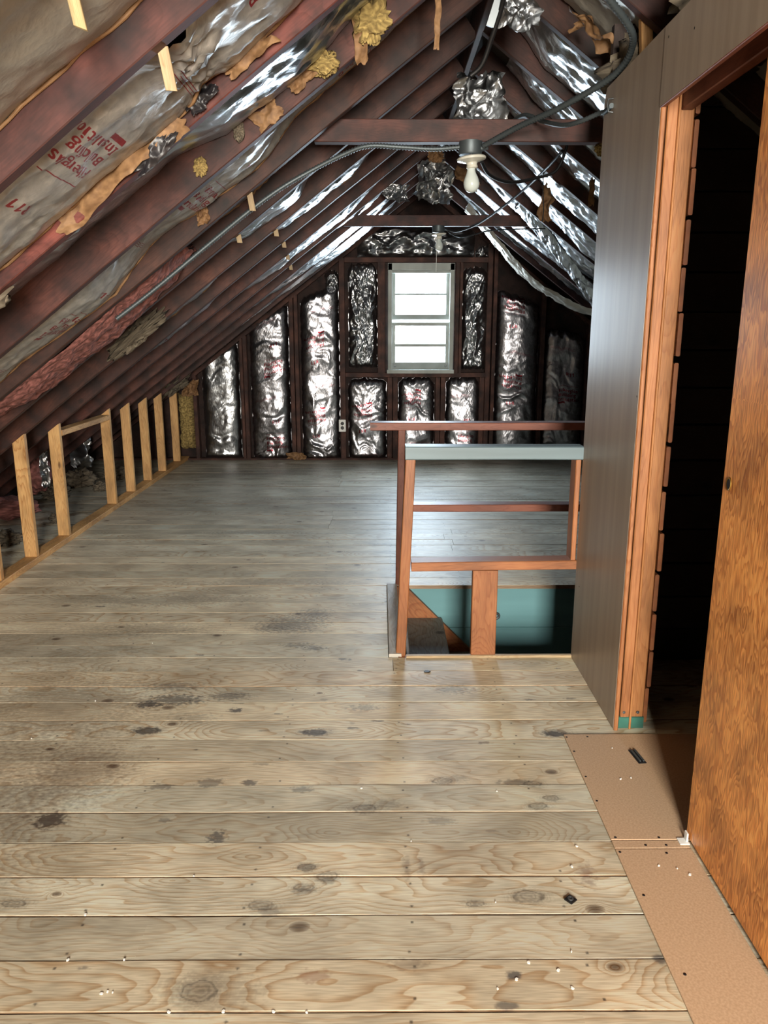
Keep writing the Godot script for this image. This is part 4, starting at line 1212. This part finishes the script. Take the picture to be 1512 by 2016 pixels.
func build_lights_and_cables() -> void:
	light_fixture("near bare bulb in a porcelain holder under the nearer collar tie", Vector3(0.403, 2.222, -3.7), 1.0, 0.0, false)
	light_fixture("far bare bulb with pull string under the farther collar tie", Vector3(0.475, 2.222, -6.6), 0.92, 0.4, true)
	var R := func(x: float, z: float, d: float) -> Vector3: return on_roof(1, x, z, d)
	cable("thick ribbed cable rising from the near light over the closet panel", [Vector3(0.455, 2.195, -3.655), Vector3(0.579, 2.236, -3.5), Vector3(0.703, 2.257, -3.3), Vector3(0.823, 2.294, -3.1), Vector3(0.861, 2.322, -3.0), Vector3(0.862, 2.35, -2.92), Vector3(0.84, 2.368, -2.85), Vector3(0.797, 2.394, -2.8), Vector3(0.739, 2.424, -2.75), Vector3(0.68, 2.46, -2.7), Vector3(0.62, 2.52, -2.62)], 0.0105, true)
	cable("ribbed cable running left from the near light and down along the rafters", [Vector3(0.36, 2.2, -3.7), Vector3(0.24, 2.19, -3.69), Vector3(0.1, 2.195, -3.68), Vector3(-0.05, 2.2, -3.68), Vector3(-0.16, 2.17, -3.7), Vector3(-0.3, 2.11, -3.72), Vector3(-0.45, 2.03, -3.72), Vector3(-0.6, 1.93, -3.72), Vector3(-0.8, 1.78, -3.72), Vector3(-1.05, 1.585, -3.7), Vector3(-1.22, 1.46, -3.68)], 0.0095, true)
	cable("short ribbed cable stapled onto the top of the closet panel", [Vector3(0.6, 2.345, -3.95), Vector3(0.64, 2.335, -3.72), Vector3(0.69, 2.27, -3.55), Vector3(0.73, 2.21, -3.36), Vector3(0.77, 2.195, -3.25), Vector3(0.825, 2.205, -3.17), Vector3(0.838, 2.2, -3.12), Vector3(0.838, 2.2, -3.04)], 0.008, true)
	single("cable_staple", "small bright staple holding a cable to the closet panel", "staple", tube(PackedVector3Array([Vector3(0.844, 2.225, -3.045), Vector3(0.826, 2.222, -3.045), Vector3(0.824, 2.205, -3.045), Vector3(0.828, 2.18, -3.04), Vector3(0.844, 2.178, -3.04)]), func(_a, _t): return 0.003, 6), mats["steel"])
	cable("thin black cable swagged from the near light to the right rafters", [Vector3(0.46, 2.15, -3.75), Vector3(0.52, 2.12, -3.9), Vector3(0.64, 2.115, -4.05), Vector3(0.78, 2.15, -4.15), Vector3(0.9, 2.2, -4.2), Vector3(0.95, 2.33, -4.2)], 0.008, false, "black rubber")
	cable("black cable running from the far light up to the right slope", [Vector3(0.53, 2.2, -6.58), Vector3(0.62, 2.17, -6.5), Vector3(0.75, 2.19, -6.2), Vector3(0.86, 2.24, -5.7), Vector3(0.95, 2.3, -5.2), Vector3(0.98, 2.33, -4.75), Vector3(1.0, 2.36, -4.55)], 0.009, false, "black rubber")
	cable("thin wire looping beside the far light", [Vector3(0.52, 2.2, -6.6), Vector3(0.65, 2.13, -6.55), Vector3(0.85, 2.16, -6.4), Vector3(1.05, 2.15, -6.2), Vector3(1.22, 2.13, -6.0)], 0.005, false, "black rubber")
	cable("pair of thin wires hanging straight down below the right rafters", [Vector3(0.97, 2.33, -4.9), Vector3(0.968, 2.22, -4.88), Vector3(0.975, 2.12, -4.87), Vector3(0.97, 2.04, -4.86)], 0.0035, false, "black rubber")
	cable("black cable dropping along the ridge at the top of the view", [Vector3(0.43, 2.66, -2.7), Vector3(0.425, 2.52, -2.95), Vector3(0.398, 2.42, -3.05), Vector3(0.372, 2.35, -3.1), Vector3(0.335, 2.32, -3.12)], 0.009, false, "black rubber")
	single("grey_conduit", "flat grey strip hanging at the ridge beside the black cable", "strip", board(0.16, 0.028, 0.008, 2, Color(1, 1, 1), 0.001), mats["steel"], frame(Vector3(-0.32, -1, -0.1), Vector3(1, -0.3, 0), Vector3(0.432, 2.59, -2.98)))
	# the outlet on the stud left of the window
	var o := thing("power_outlet", "white double outlet fixed to the dark stud by the batts", "outlet", Vector3(-0.411, 0.38, GABLE_Z + 0.002))
	var pl := Shape.new()
	rounded_slab(pl, Vector3(-0.038, -0.066, 0.0), Vector3(0.038, 0.066, 0.007), 0.003, 1.0)
	part("cover_plate", pl.mesh(), mats["white plastic"], o)
	for y in [-0.024, 0.024]:
		part("socket", lathe([Vector2(0.0, 0.0015), Vector2(0.018, 0.0015), Vector2(0.019, 0.0)], 20), mats["black rubber"], o, Transform3D(Basis(Vector3(1, 0, 0), PI / 2), Vector3(0, y, 0.007)))
	part("centre_screw", lathe([Vector2(0.0, 0.002), Vector2(0.003, 0.0015), Vector2(0.0035, 0.0)], 8), mats["steel"], o, Transform3D(Basis(Vector3(1, 0, 0), PI / 2), Vector3(0, 0, 0.007)))

# ------------------------------------------------------------------ torn paper, wool, cleats
# A crumpled torn sheet about its own origin, lying in x (width) and y (height) before it is placed.
func torn_sheet(w: float, h: float, amp: float, rag := 0.25, thick := 0.002) -> ArrayMesh:
	var s := Shape.new()
	var sd := rng.randf() * 900
	var scale = 1.0 / max(w, h)
	for side in [0.0, thick]:
		grid(s, 20, 20, func(u: float, v: float) -> Vector3:
			var a := u * 2 - 1
			var b := v * 2 - 1
			var ang := atan2(b, a)
			var edge: float = max(abs(a), abs(b))
			var k = 1.0 - rag * edge * (0.5 + 0.75 * noise.get_noise_2d(cos(ang) * 11, sd + sin(ang) * 11) + 0.2 * noise.get_noise_2d(cos(ang) * 60, sd + sin(ang) * 60))
			var x = a * w / 2 * k
			var y = b * h / 2 * k
			return Vector3(x + amp * 0.3 * noise.get_noise_3d(x * scale * 40, y * scale * 40, sd + 5), y + amp * 0.3 * noise.get_noise_3d(x * scale * 40, y * scale * 40, sd + 55), amp * (noise.get_noise_3d(x * scale * 25, y * scale * 25, sd) * 1.0 + 0.5 * ridged.get_noise_3d(x * scale * 2.2, y * scale * 2.2, sd)) + side), func(u: float, v: float) -> Vector2: return Vector2(u * w, v * h) * 2.0, Vector3.ZERO)
	return s.mesh()

# A ball of wool with a lumpy surface.
func tuft(size: Vector3, lump := 0.45) -> ArrayMesh:
	var s := Shape.new()
	var sd := rng.randf() * 900
	grid(s, 30, 20, func(u: float, v: float) -> Vector3:
		var a := -u * TAU
		var b := (v - 0.5) * PI
		var d := Vector3(cos(a) * cos(b), sin(b), sin(a) * cos(b))
		var r := 1.0 + lump * noise.get_noise_3d(d.x * 22, d.y * 22, d.z * 22 + sd) + lump * 0.5 * noise.get_noise_3d(d.x * 60, d.y * 60, d.z * 60 + sd)
		return d * size * r * 0.5, func(u: float, v: float) -> Vector2: return Vector2(u, v) * 0.6, Vector3.ZERO)
	return s.mesh()

# Places a sheet flat against a slope (its y up the slope), lifted off the undersides into the room.
func against(side: int, x: float, z: float, lift: float, spin := 0.0) -> Transform3D:
	var up := side_normal(side)
	var slope := Vector3(-side, PITCH, 0).normalized()
	var b := Basis(slope.cross(-up), slope, -up)
	return Transform3D(b * Basis(Vector3(0, 0, 1), spin), on_roof(side, x, z, -lift))

# Places a sheet against the near side face of a rafter (facing the camera).
func on_face(side: int, x: float, z: float, d: float, spin := 0.0) -> Transform3D:
	return Transform3D(Basis(Vector3(0, 0, 1), spin), on_roof(side, x, z, d))

func build_scraps() -> void:
	var kraft: Material = mats["kraft paper"]
	var slope_turn := atan(PITCH)
	var face := func(k: int) -> float: return rafter_z(-1, k) + 0.026
	single("kraft_paper", "long crumpled roll of torn brown paper hanging along the second left rafter", "paper", torn_sheet(0.55, 0.12, 0.045, 0.3), kraft, on_face(-1, -0.75, face.call(1) + 0.012, 0.045, slope_turn))
	single("kraft_paper", "torn brown paper flap higher up on the second left rafter", "paper", torn_sheet(0.24, 0.09, 0.03, 0.4), kraft, on_face(-1, -0.36, face.call(1) + 0.01, 0.05, slope_turn))
	single("tar_paper", "torn black paper beneath the long brown paper roll", "paper", torn_sheet(0.2, 0.05, 0.02, 0.45), mats["tar paper"], on_face(-1, -0.66, face.call(1) + 0.014, 0.0, slope_turn + 0.1))
	single("tar_paper", "torn black paper scrap at the upper end of the brown roll", "paper", torn_sheet(0.12, 0.06, 0.02, 0.45), mats["tar paper"], on_face(-1, -0.5, face.call(1) + 0.016, 0.03, slope_turn + 0.2))
	single("kraft_paper", "flat torn brown paper scrap on the third left rafter", "paper", torn_sheet(0.13, 0.08, 0.012, 0.4), kraft, on_face(-1, -0.38, face.call(2) + 0.01, 0.03, 0.6))
	single("kraft_paper", "small brown paper scrap above the flat one on the third left rafter", "paper", torn_sheet(0.14, 0.06, 0.02, 0.4), kraft, on_face(-1, -0.24, face.call(2) + 0.012, 0.05, 0.7))
	single("wool_tuft", "small pale yellow wool tuft on the third left rafter, lower down", "insulation", tuft(Vector3(0.05, 0.06, 0.02)), mats["yellow wool"], on_face(-1, -0.62, face.call(2) + 0.008, 0.045))
	single("wool_tuft", "grey-yellow wool tuft and scrap in the middle of the third left rafter", "insulation", tuft(Vector3(0.04, 0.07, 0.02)), mats["grey wool"], on_face(-1, -0.47, face.call(2) + 0.008, 0.055))
	single("wool_tuft", "round yellow wool tuft between brown paper scraps near the upper left", "insulation", tuft(Vector3(0.1, 0.08, 0.06)), mats["yellow wool"], on_face(-1, -0.17, face.call(2) + 0.02, 0.04))
	single("wool_tuft", "large yellow wool tuft hanging from the roof near the top middle", "insulation", tuft(Vector3(0.12, 0.14, 0.06), 0.6), mats["yellow wool"], on_face(-1, 0.0, face.call(2) + 0.02, 0.05))
	single("kraft_paper", "brown paper strip hanging beside the large yellow tuft", "paper", torn_sheet(0.05, 0.2, 0.02, 0.3), kraft, on_face(-1, -0.05, face.call(2) + 0.015, 0.03, 0.15))
	single("paper_strip", "narrow brown strip dangling straight down near the top middle", "paper", torn_sheet(0.024, 0.2, 0.012, 0.2), kraft, Transform3D(Basis(Vector3.UP, 0.3), Vector3(0.2, 2.46, -3.0)))
	single("wool_tuft", "grey wool bulging beside the third left rafter at the left edge", "insulation", tuft(Vector3(0.32, 0.1, 0.1), 0.6), mats["grey wool"], on_face(-1, -1.28, face.call(1) - 0.05, 0.03, slope_turn))
	single("wool_tuft", "dark wool clump in a low left bay behind the pink batt", "insulation", tuft(Vector3(0.4, 0.09, 0.1), 0.6), mats["grey wool"], on_face(-1, -1.4, face.call(5) + 0.05, 0.02, slope_turn))
	single("kraft_paper", "brown paper square on the fourth left rafter beside the cable", "paper", torn_sheet(0.07, 0.08, 0.02, 0.3), kraft, on_face(-1, -0.74, face.call(3) + 0.012, 0.04, 0.3))
	# wooden cleats that pinned the facings
	for c in [[-0.5, 0, 0.09, "pale wooden cleat near the top left crossing the first rafter"], [-0.57, 3, 0.075, "long pale wooden cleat beside the ribbed cable on the left slope"], [-0.72, 4, 0.04, "small pale cleat on the lower left slope below the long cleat"], [-0.6, 5, 0.04, "small pale cleat right of the lower one, on the next rafter"], [-0.62, 6, 0.035, "small pale cleat third in the row running down the left slope"], [-0.66, 7, 0.035, "small pale cleat fourth in the row running down the left slope"], [-0.7, 8, 0.035, "small pale cleat last in the row, closest to the gable"]]:
		single("wooden_cleat", c[3], "cleat", board(c[2], 0.026, 0.008, -1, Color(1.1, 1.1, 1.1), 0.001, 0.0, 0.0, 0.2), mats["pale wood"], frame(Vector3(0.15, -1, -0.1), Vector3(1, 0.1, 0), on_roof(-1, c[0], rafter_z(-1, c[1]) - 0.02, -0.003) + Vector3(0, 0.01, 0)), "pale cleats on the left slope")
	single("wooden_cleat", "slim pale stick hanging from the foil at the upper left corner", "cleat", board(0.11, 0.022, 0.008, -1, Color(1.1, 1, 0.9), 0.001, 0.002, 0.0, 0.6), mats["pale wood"], frame(Vector3(0.2, -1, 0.05), Vector3(1, 0.2, 0), on_roof(-1, -0.56, -1.56, -0.0) + Vector3(0, 0.06, 0)))
	single("wooden_block", "pale wood block end sticking out above the closet panel", "block", board(0.11, 0.04, 0.03, -1, Color(0.9, 0.85, 0.8), 0.002), mats["new pine"], frame(Vector3(0.1, -1, 0), Vector3(1, 0.1, 0), Vector3(0.92, 2.46, -2.98)))
	# torn foil about the ridge and the right slope
	single("torn_foil", "crumpled torn foil hanging from the ridge above the near collar tie", "foil facing", torn_sheet(0.3, 0.34, 0.09, 0.3), mats["foil"], Transform3D(Basis(Vector3.UP, 0.3), Vector3(0.5, 2.52, -4.3)))
	single("torn_foil", "dark torn foil curl at the ridge beside the black cable", "foil facing", torn_sheet(0.2, 0.24, 0.07, 0.3), mats["foil"], Transform3D(Basis(Vector3.UP, 0.2), Vector3(0.5, 2.6, -3.2)))
	single("torn_foil", "torn foil shreds hanging from the ridge between the two bulbs, upper", "foil facing", torn_sheet(0.16, 0.34, 0.08, 0.35), mats["foil"], Transform3D(Basis(Vector3.UP, -0.3), Vector3(0.38, 2.46, -5.6)))
	single("torn_foil", "torn foil shreds hanging from the ridge over the far collar tie", "foil facing", torn_sheet(0.34, 0.36, 0.1, 0.4), mats["foil"], Transform3D(Basis(Vector3.UP, 0.1), Vector3(0.42, 2.5, -6.4)))
	single("torn_foil", "torn foil flap poking out low on the left above the far collar tie", "foil facing", torn_sheet(0.24, 0.14, 0.06, 0.35), mats["foil"], Transform3D(Basis(Vector3.UP, 0.4), Vector3(0.12, 2.42, -6.3)))
	single("torn_foil", "foil shreds spilling over the right slope above the closet panel", "foil facing", torn_sheet(0.24, 0.18, 0.07, 0.3), mats["foil"], Transform3D(Basis(Vector3.UP, 0.4), Vector3(1.0, 2.42, -2.6)))
	single("kraft_paper", "brown torn paper on the right slope behind the ribbed cable", "paper", torn_sheet(0.12, 0.28, 0.05, 0.4), kraft, against(1, 0.83, -3.2, 0.02, 0.2))
	single("kraft_paper", "brown paper scrap hanging in the middle of the bright right slope", "paper", torn_sheet(0.1, 0.26, 0.05, 0.4), kraft, Transform3D(Basis(Vector3.UP, 0.3), Vector3(1.06, 2.2, -5.25)))
	single("kraft_paper", "orange-brown paper curl beside the ridge left of the near bulb", "paper", torn_sheet(0.11, 0.08, 0.04, 0.4), kraft, Transform3D(Basis(Vector3.UP, 0.3), Vector3(0.34, 2.44, -5.1)))
	single("kraft_paper", "brown paper curl above the far collar tie right of the ridge", "paper", torn_sheet(0.24, 0.1, 0.05, 0.4), kraft, Transform3D(Basis(Vector3(0, 0, 1), -0.5), Vector3(0.66, 2.5, -6.2)))
	single("kraft_paper", "brown paper tag dangling against the edge of the closet panel", "paper", torn_sheet(0.03, 0.14, 0.015, 0.3), kraft, Transform3D(Basis(Vector3.UP, 0.2), Vector3(1.03, 2.06, -4.0)))
	var heap := tuft(Vector3(0.26, 0.2, 0.3), 0.7)
	single("wool_clump", "dirty grey wool heap behind the bend of the ribbed cable", "insulation", heap, mats["grey wool"], Transform3D(Basis(), Vector3(0.97, 2.36, -3.16)))
	single("wool_clump", "dirty wool heap on top of the closet under the nearest right rafter", "insulation", tuft(Vector3(0.24, 0.16, 0.3), 0.7), mats["grey wool"], Transform3D(Basis(), Vector3(0.97, 2.37, -2.45)))
	single("wool_clump", "small wool wisp hanging from the right end of the near collar tie", "insulation", tuft(Vector3(0.06, 0.06, 0.04), 0.8), mats["yellow wool"], Transform3D(Basis(), Vector3(1.0, 2.2, -3.72)))
	# fallen insulation behind the knee wall
	single("pink_wool_roll", "pink wool roll lying on the floor boards at the left edge", "insulation", tuft(Vector3(0.45, 0.16, 0.35), 0.3), mats["pink wool"], Transform3D(Basis(), Vector3(-2.85, 0.075, -5.75)))
	single("pink_wool_roll", "upright pink wool batt leaning in the eave at the left edge", "insulation", tuft(Vector3(0.22, 0.36, 0.3), 0.25), mats["pink wool"], Transform3D(Basis(), Vector3(-2.85, 0.26, -6.3)))
	single("torn_foil", "bright crumpled foil standing in the eave behind the second stud", "foil facing", torn_sheet(0.26, 0.4, 0.12, 0.4), mats["foil"], Transform3D(Basis(Vector3.UP, 0.8), Vector3(-2.72, 0.36, -6.9)))
	single("torn_foil", "narrow foil sliver beside the upright pink batt", "foil facing", torn_sheet(0.08, 0.34, 0.05, 0.3), mats["foil"], Transform3D(Basis(Vector3.UP, 0.5), Vector3(-2.72, 0.3, -6.15)))
	for c in [[-2.75, -6.95, 0.16, "grey wool mass slumped under the bright eave foil"], [-2.55, -7.3, 0.14, "grey wool lump on the eave floor farther back"], [-2.5, -5.0, 0.1, "tan wool lump on the eave floor by the first stud"], [-2.42, -5.6, 0.07, "small tan wool lump beside the bottom plate"], [-2.75, -6.4, 0.13, "dark wool drift on the eave floor between the first two studs"], [-2.5, -6.75, 0.08, "little pale wool lump on the eave floor behind the door-like gap"]]:
		single("wool_clump", c[3], "insulation", tuft(Vector3(c[2] * 1.6, c[2], c[2] * 1.3), 0.7), mats["grey wool"], Transform3D(Basis(), Vector3(c[0], c[2] * 0.42, c[1])))
	single("wool_clump", "torn wool and paper hanging from the roof above the last knee-wall studs", "insulation", tuft(Vector3(0.4, 0.14, 0.3), 0.8), mats["grey wool"], Transform3D(Basis(Vector3(0, 0, 1), 0.6), Vector3(-2.12, 0.86, -8.0)))
	single("kraft_paper", "brown paper flap above the bare yellow wool batt", "paper", torn_sheet(0.2, 0.2, 0.06, 0.4), kraft, Transform3D(Basis(), Vector3(-2.0, 0.8, -8.2)))
	single("kraft_paper", "brown paper crumpled on the floor under the third tall batt", "paper", torn_sheet(0.24, 0.09, 0.04, 0.4), kraft, Transform3D(Basis(), Vector3(-0.92, 0.05, GABLE_Z + 0.02)))

# ------------------------------------------------------------------ things on the floor
func build_floor_litter() -> void:
	# hardboard sheets beside the closet
	var names := ["hardboard sheet at the closet doorway, dark metal plate lying on it", "narrow hardboard strip between the two hardboard sheets", "hardboard sheet nearest the camera along the sliding door"]
	var spans := [[-2.487, -1.905, 1.5], [-1.9, -1.868, 0.866], [-1.864, 0.4, 0.868]]
	var nails := [[[0.661, -2.466], [0.736, -2.469], [0.665, -2.372], [0.665, -2.219], [0.665, -2.088], [0.67, -1.914], [0.794, -1.913]], [[0.745, -1.88], [0.803, -1.88]], [[0.664, -1.851], [0.792, -1.846], [0.674, -1.684], [0.684, -1.436], [0.69, -1.2]]]
	for k in 3:
		var o := thing("hardboard_sheet", names[k], "hardboard", Vector3(0.655, 0, spans[k][0]), "hardboard sheets on the floor")
		var s := Shape.new()
		rounded_slab(s, Vector3(0, 0.0005, 0), Vector3(spans[k][2] - 0.655, 0.0055, spans[k][1] - spans[k][0]), 0.001, 2.2)
		for q in s.uv.size():
			s.uv[q] = Vector2(s.v[q].x, s.v[q].z) * 1.6
		part("sheet", s.mesh(), mats["hardboard"], o)
		for p in nails[k]:
			part("nail", lathe([Vector2(0.0, 0.0012), Vector2(0.0035, 0.001), Vector2(0.004, 0.0)], 8), mats["dark nail"], o, Transform3D(Basis(), Vector3(p[0] - 0.655, 0.0055, p[1] - spans[k][0])))
	# door guide, metal plate, black clip, a bug-sized chip
	var g := thing("door_guide", "little white plastic guide under the corner of the sliding door", "door guide", Vector3(0.856, 0.0055, -1.893))
	var gs := Shape.new()
	rounded_slab(gs, Vector3(-0.014, 0.0, -0.014), Vector3(0.014, 0.004, 0.014), 0.001, 1.0)
	part("foot", gs.mesh(), mats["white plastic"], g)
	var gf := Shape.new()
	rounded_slab(gf, Vector3(0.006, 0.004, -0.012), Vector3(0.011, 0.03, 0.006), 0.001, 1.0)
	part("fin", gf.mesh(), mats["white plastic"], g)
	var m := thing("metal_plate", "dark ribbed metal plate lying on the hardboard at the doorway", "metal plate", Vector3(0.87, 0.0055, -2.335))
	m.rotation.y = 0.12
	var ms := Shape.new()
	rounded_slab(ms, Vector3(-0.014, 0.0, -0.042), Vector3(0.014, 0.004, 0.042), 0.0015, 1.0)
	part("plate", ms.mesh(), mats["black rubber"], m)
	for e in [-0.006, 0.006]:
		var rs := Shape.new()
		rounded_slab(rs, Vector3(e - 0.003, 0.004, -0.036), Vector3(e + 0.003, 0.009, 0.036), 0.001, 1.0)
		part("rib", rs.mesh(), mats["galvanised"], m)
	var c := thing("plastic_clip", "small black broken clip lying on the near planks at right", "clip", Vector3(0.484, 0.0, -1.673))
	c.rotation.y = 0.7
	var cs := Shape.new()
	rounded_slab(cs, Vector3(-0.012, 0.0005, -0.012), Vector3(0.012, 0.005, 0.012), 0.001, 1.0)
	part("base", cs.mesh(), mats["black rubber"], c)
	part("ring", lathe([Vector2(0.004, 0.005), Vector2(0.004, 0.008), Vector2(0.0075, 0.008), Vector2(0.0075, 0.005)], 12), mats["steel"], c)
	single("dark_chip", "tiny dark chip on the planks in front of the stair opening", "chip", chip(0.011), mats["black rubber"], Transform3D(Basis().scaled(Vector3(1.6, 2, 1)), Vector3(0.196, 0.003, -3.007)))
	var shared := [chip(0.0045), chip(0.0036), chip(0.003), chip(0.005)]
	var spots := [Vector2(-0.611, -1.394), Vector2(-0.6, -1.4), Vector2(-0.588, -1.397), Vector2(-1.113, -2.754), Vector2(-0.06, -2.164), Vector2(0.366, -2.145), Vector2(0.446, -1.506), Vector2(0.402, -1.452), Vector2(0.423, -1.404), Vector2(0.258, -1.402), Vector2(0.292, -1.665), Vector2(0.518, -1.796), Vector2(0.551, -1.881), Vector2(0.752, -1.794), Vector2(0.797, -1.782), Vector2(0.821, -1.758), Vector2(0.774, -2.204), Vector2(0.809, -2.21), Vector2(0.801, -2.391), Vector2(0.339, -1.475), Vector2(-0.721, -1.487), Vector2(-0.592, -1.487), Vector2(-0.497, -1.765), Vector2(-0.733, -1.627), Vector2(-0.229, -1.347), Vector2(-0.158, -1.345), Vector2(0.087, -1.905), Vector2(-0.336, -1.347), Vector2(-0.452, -1.347), Vector2(-1.238, -2.473), Vector2(-1.053, -3.32), Vector2(0.303, -1.427)]
	for k in spots.size():
		single("paint_chip", "tiny white paint chip scattered on the near floor", "paint chip", shared[k % 4], mats["plaster crumb"], Transform3D(Basis(Vector3.UP, rng.randf() * TAU), Vector3(spots[k].x, 0.0025 if spots[k].x < 0.66 else 0.007, spots[k].y)), "white paint chips on the floor")

func chip(r: float) -> ArrayMesh:
	var s := Shape.new()
	var n := 6
	var top := []
	for k in n:
		var a := TAU * k / n
		top.append(Vector3(cos(a) * r * rng.randf_range(0.5, 1.1), 0.0015, sin(a) * r * rng.randf_range(0.4, 0.9)))
	for k in range(1, n - 1):
		s.tri(s.put(top[0], Vector3.UP, Vector2.ZERO), s.put(top[k], Vector3.UP, Vector2.ZERO), s.put(top[k + 1], Vector3.UP, Vector2.ZERO))
		s.tri(s.put(top[0] - Vector3(0, 0.003, 0), Vector3.DOWN, Vector2.ZERO), s.put(top[k] - Vector3(0, 0.003, 0), Vector3.DOWN, Vector2.ZERO), s.put(top[k + 1] - Vector3(0, 0.003, 0), Vector3.DOWN, Vector2.ZERO))
	for k in n:
		var a: Vector3 = top[k]
		var b: Vector3 = top[(k + 1) % n]
		var d := Vector3(0, 0.003, 0)
		s.flat_quad(a, b, b - d, a - d, Vector3(a.x + b.x, 0, a.z + b.z).normalized())
	return s.mesh()
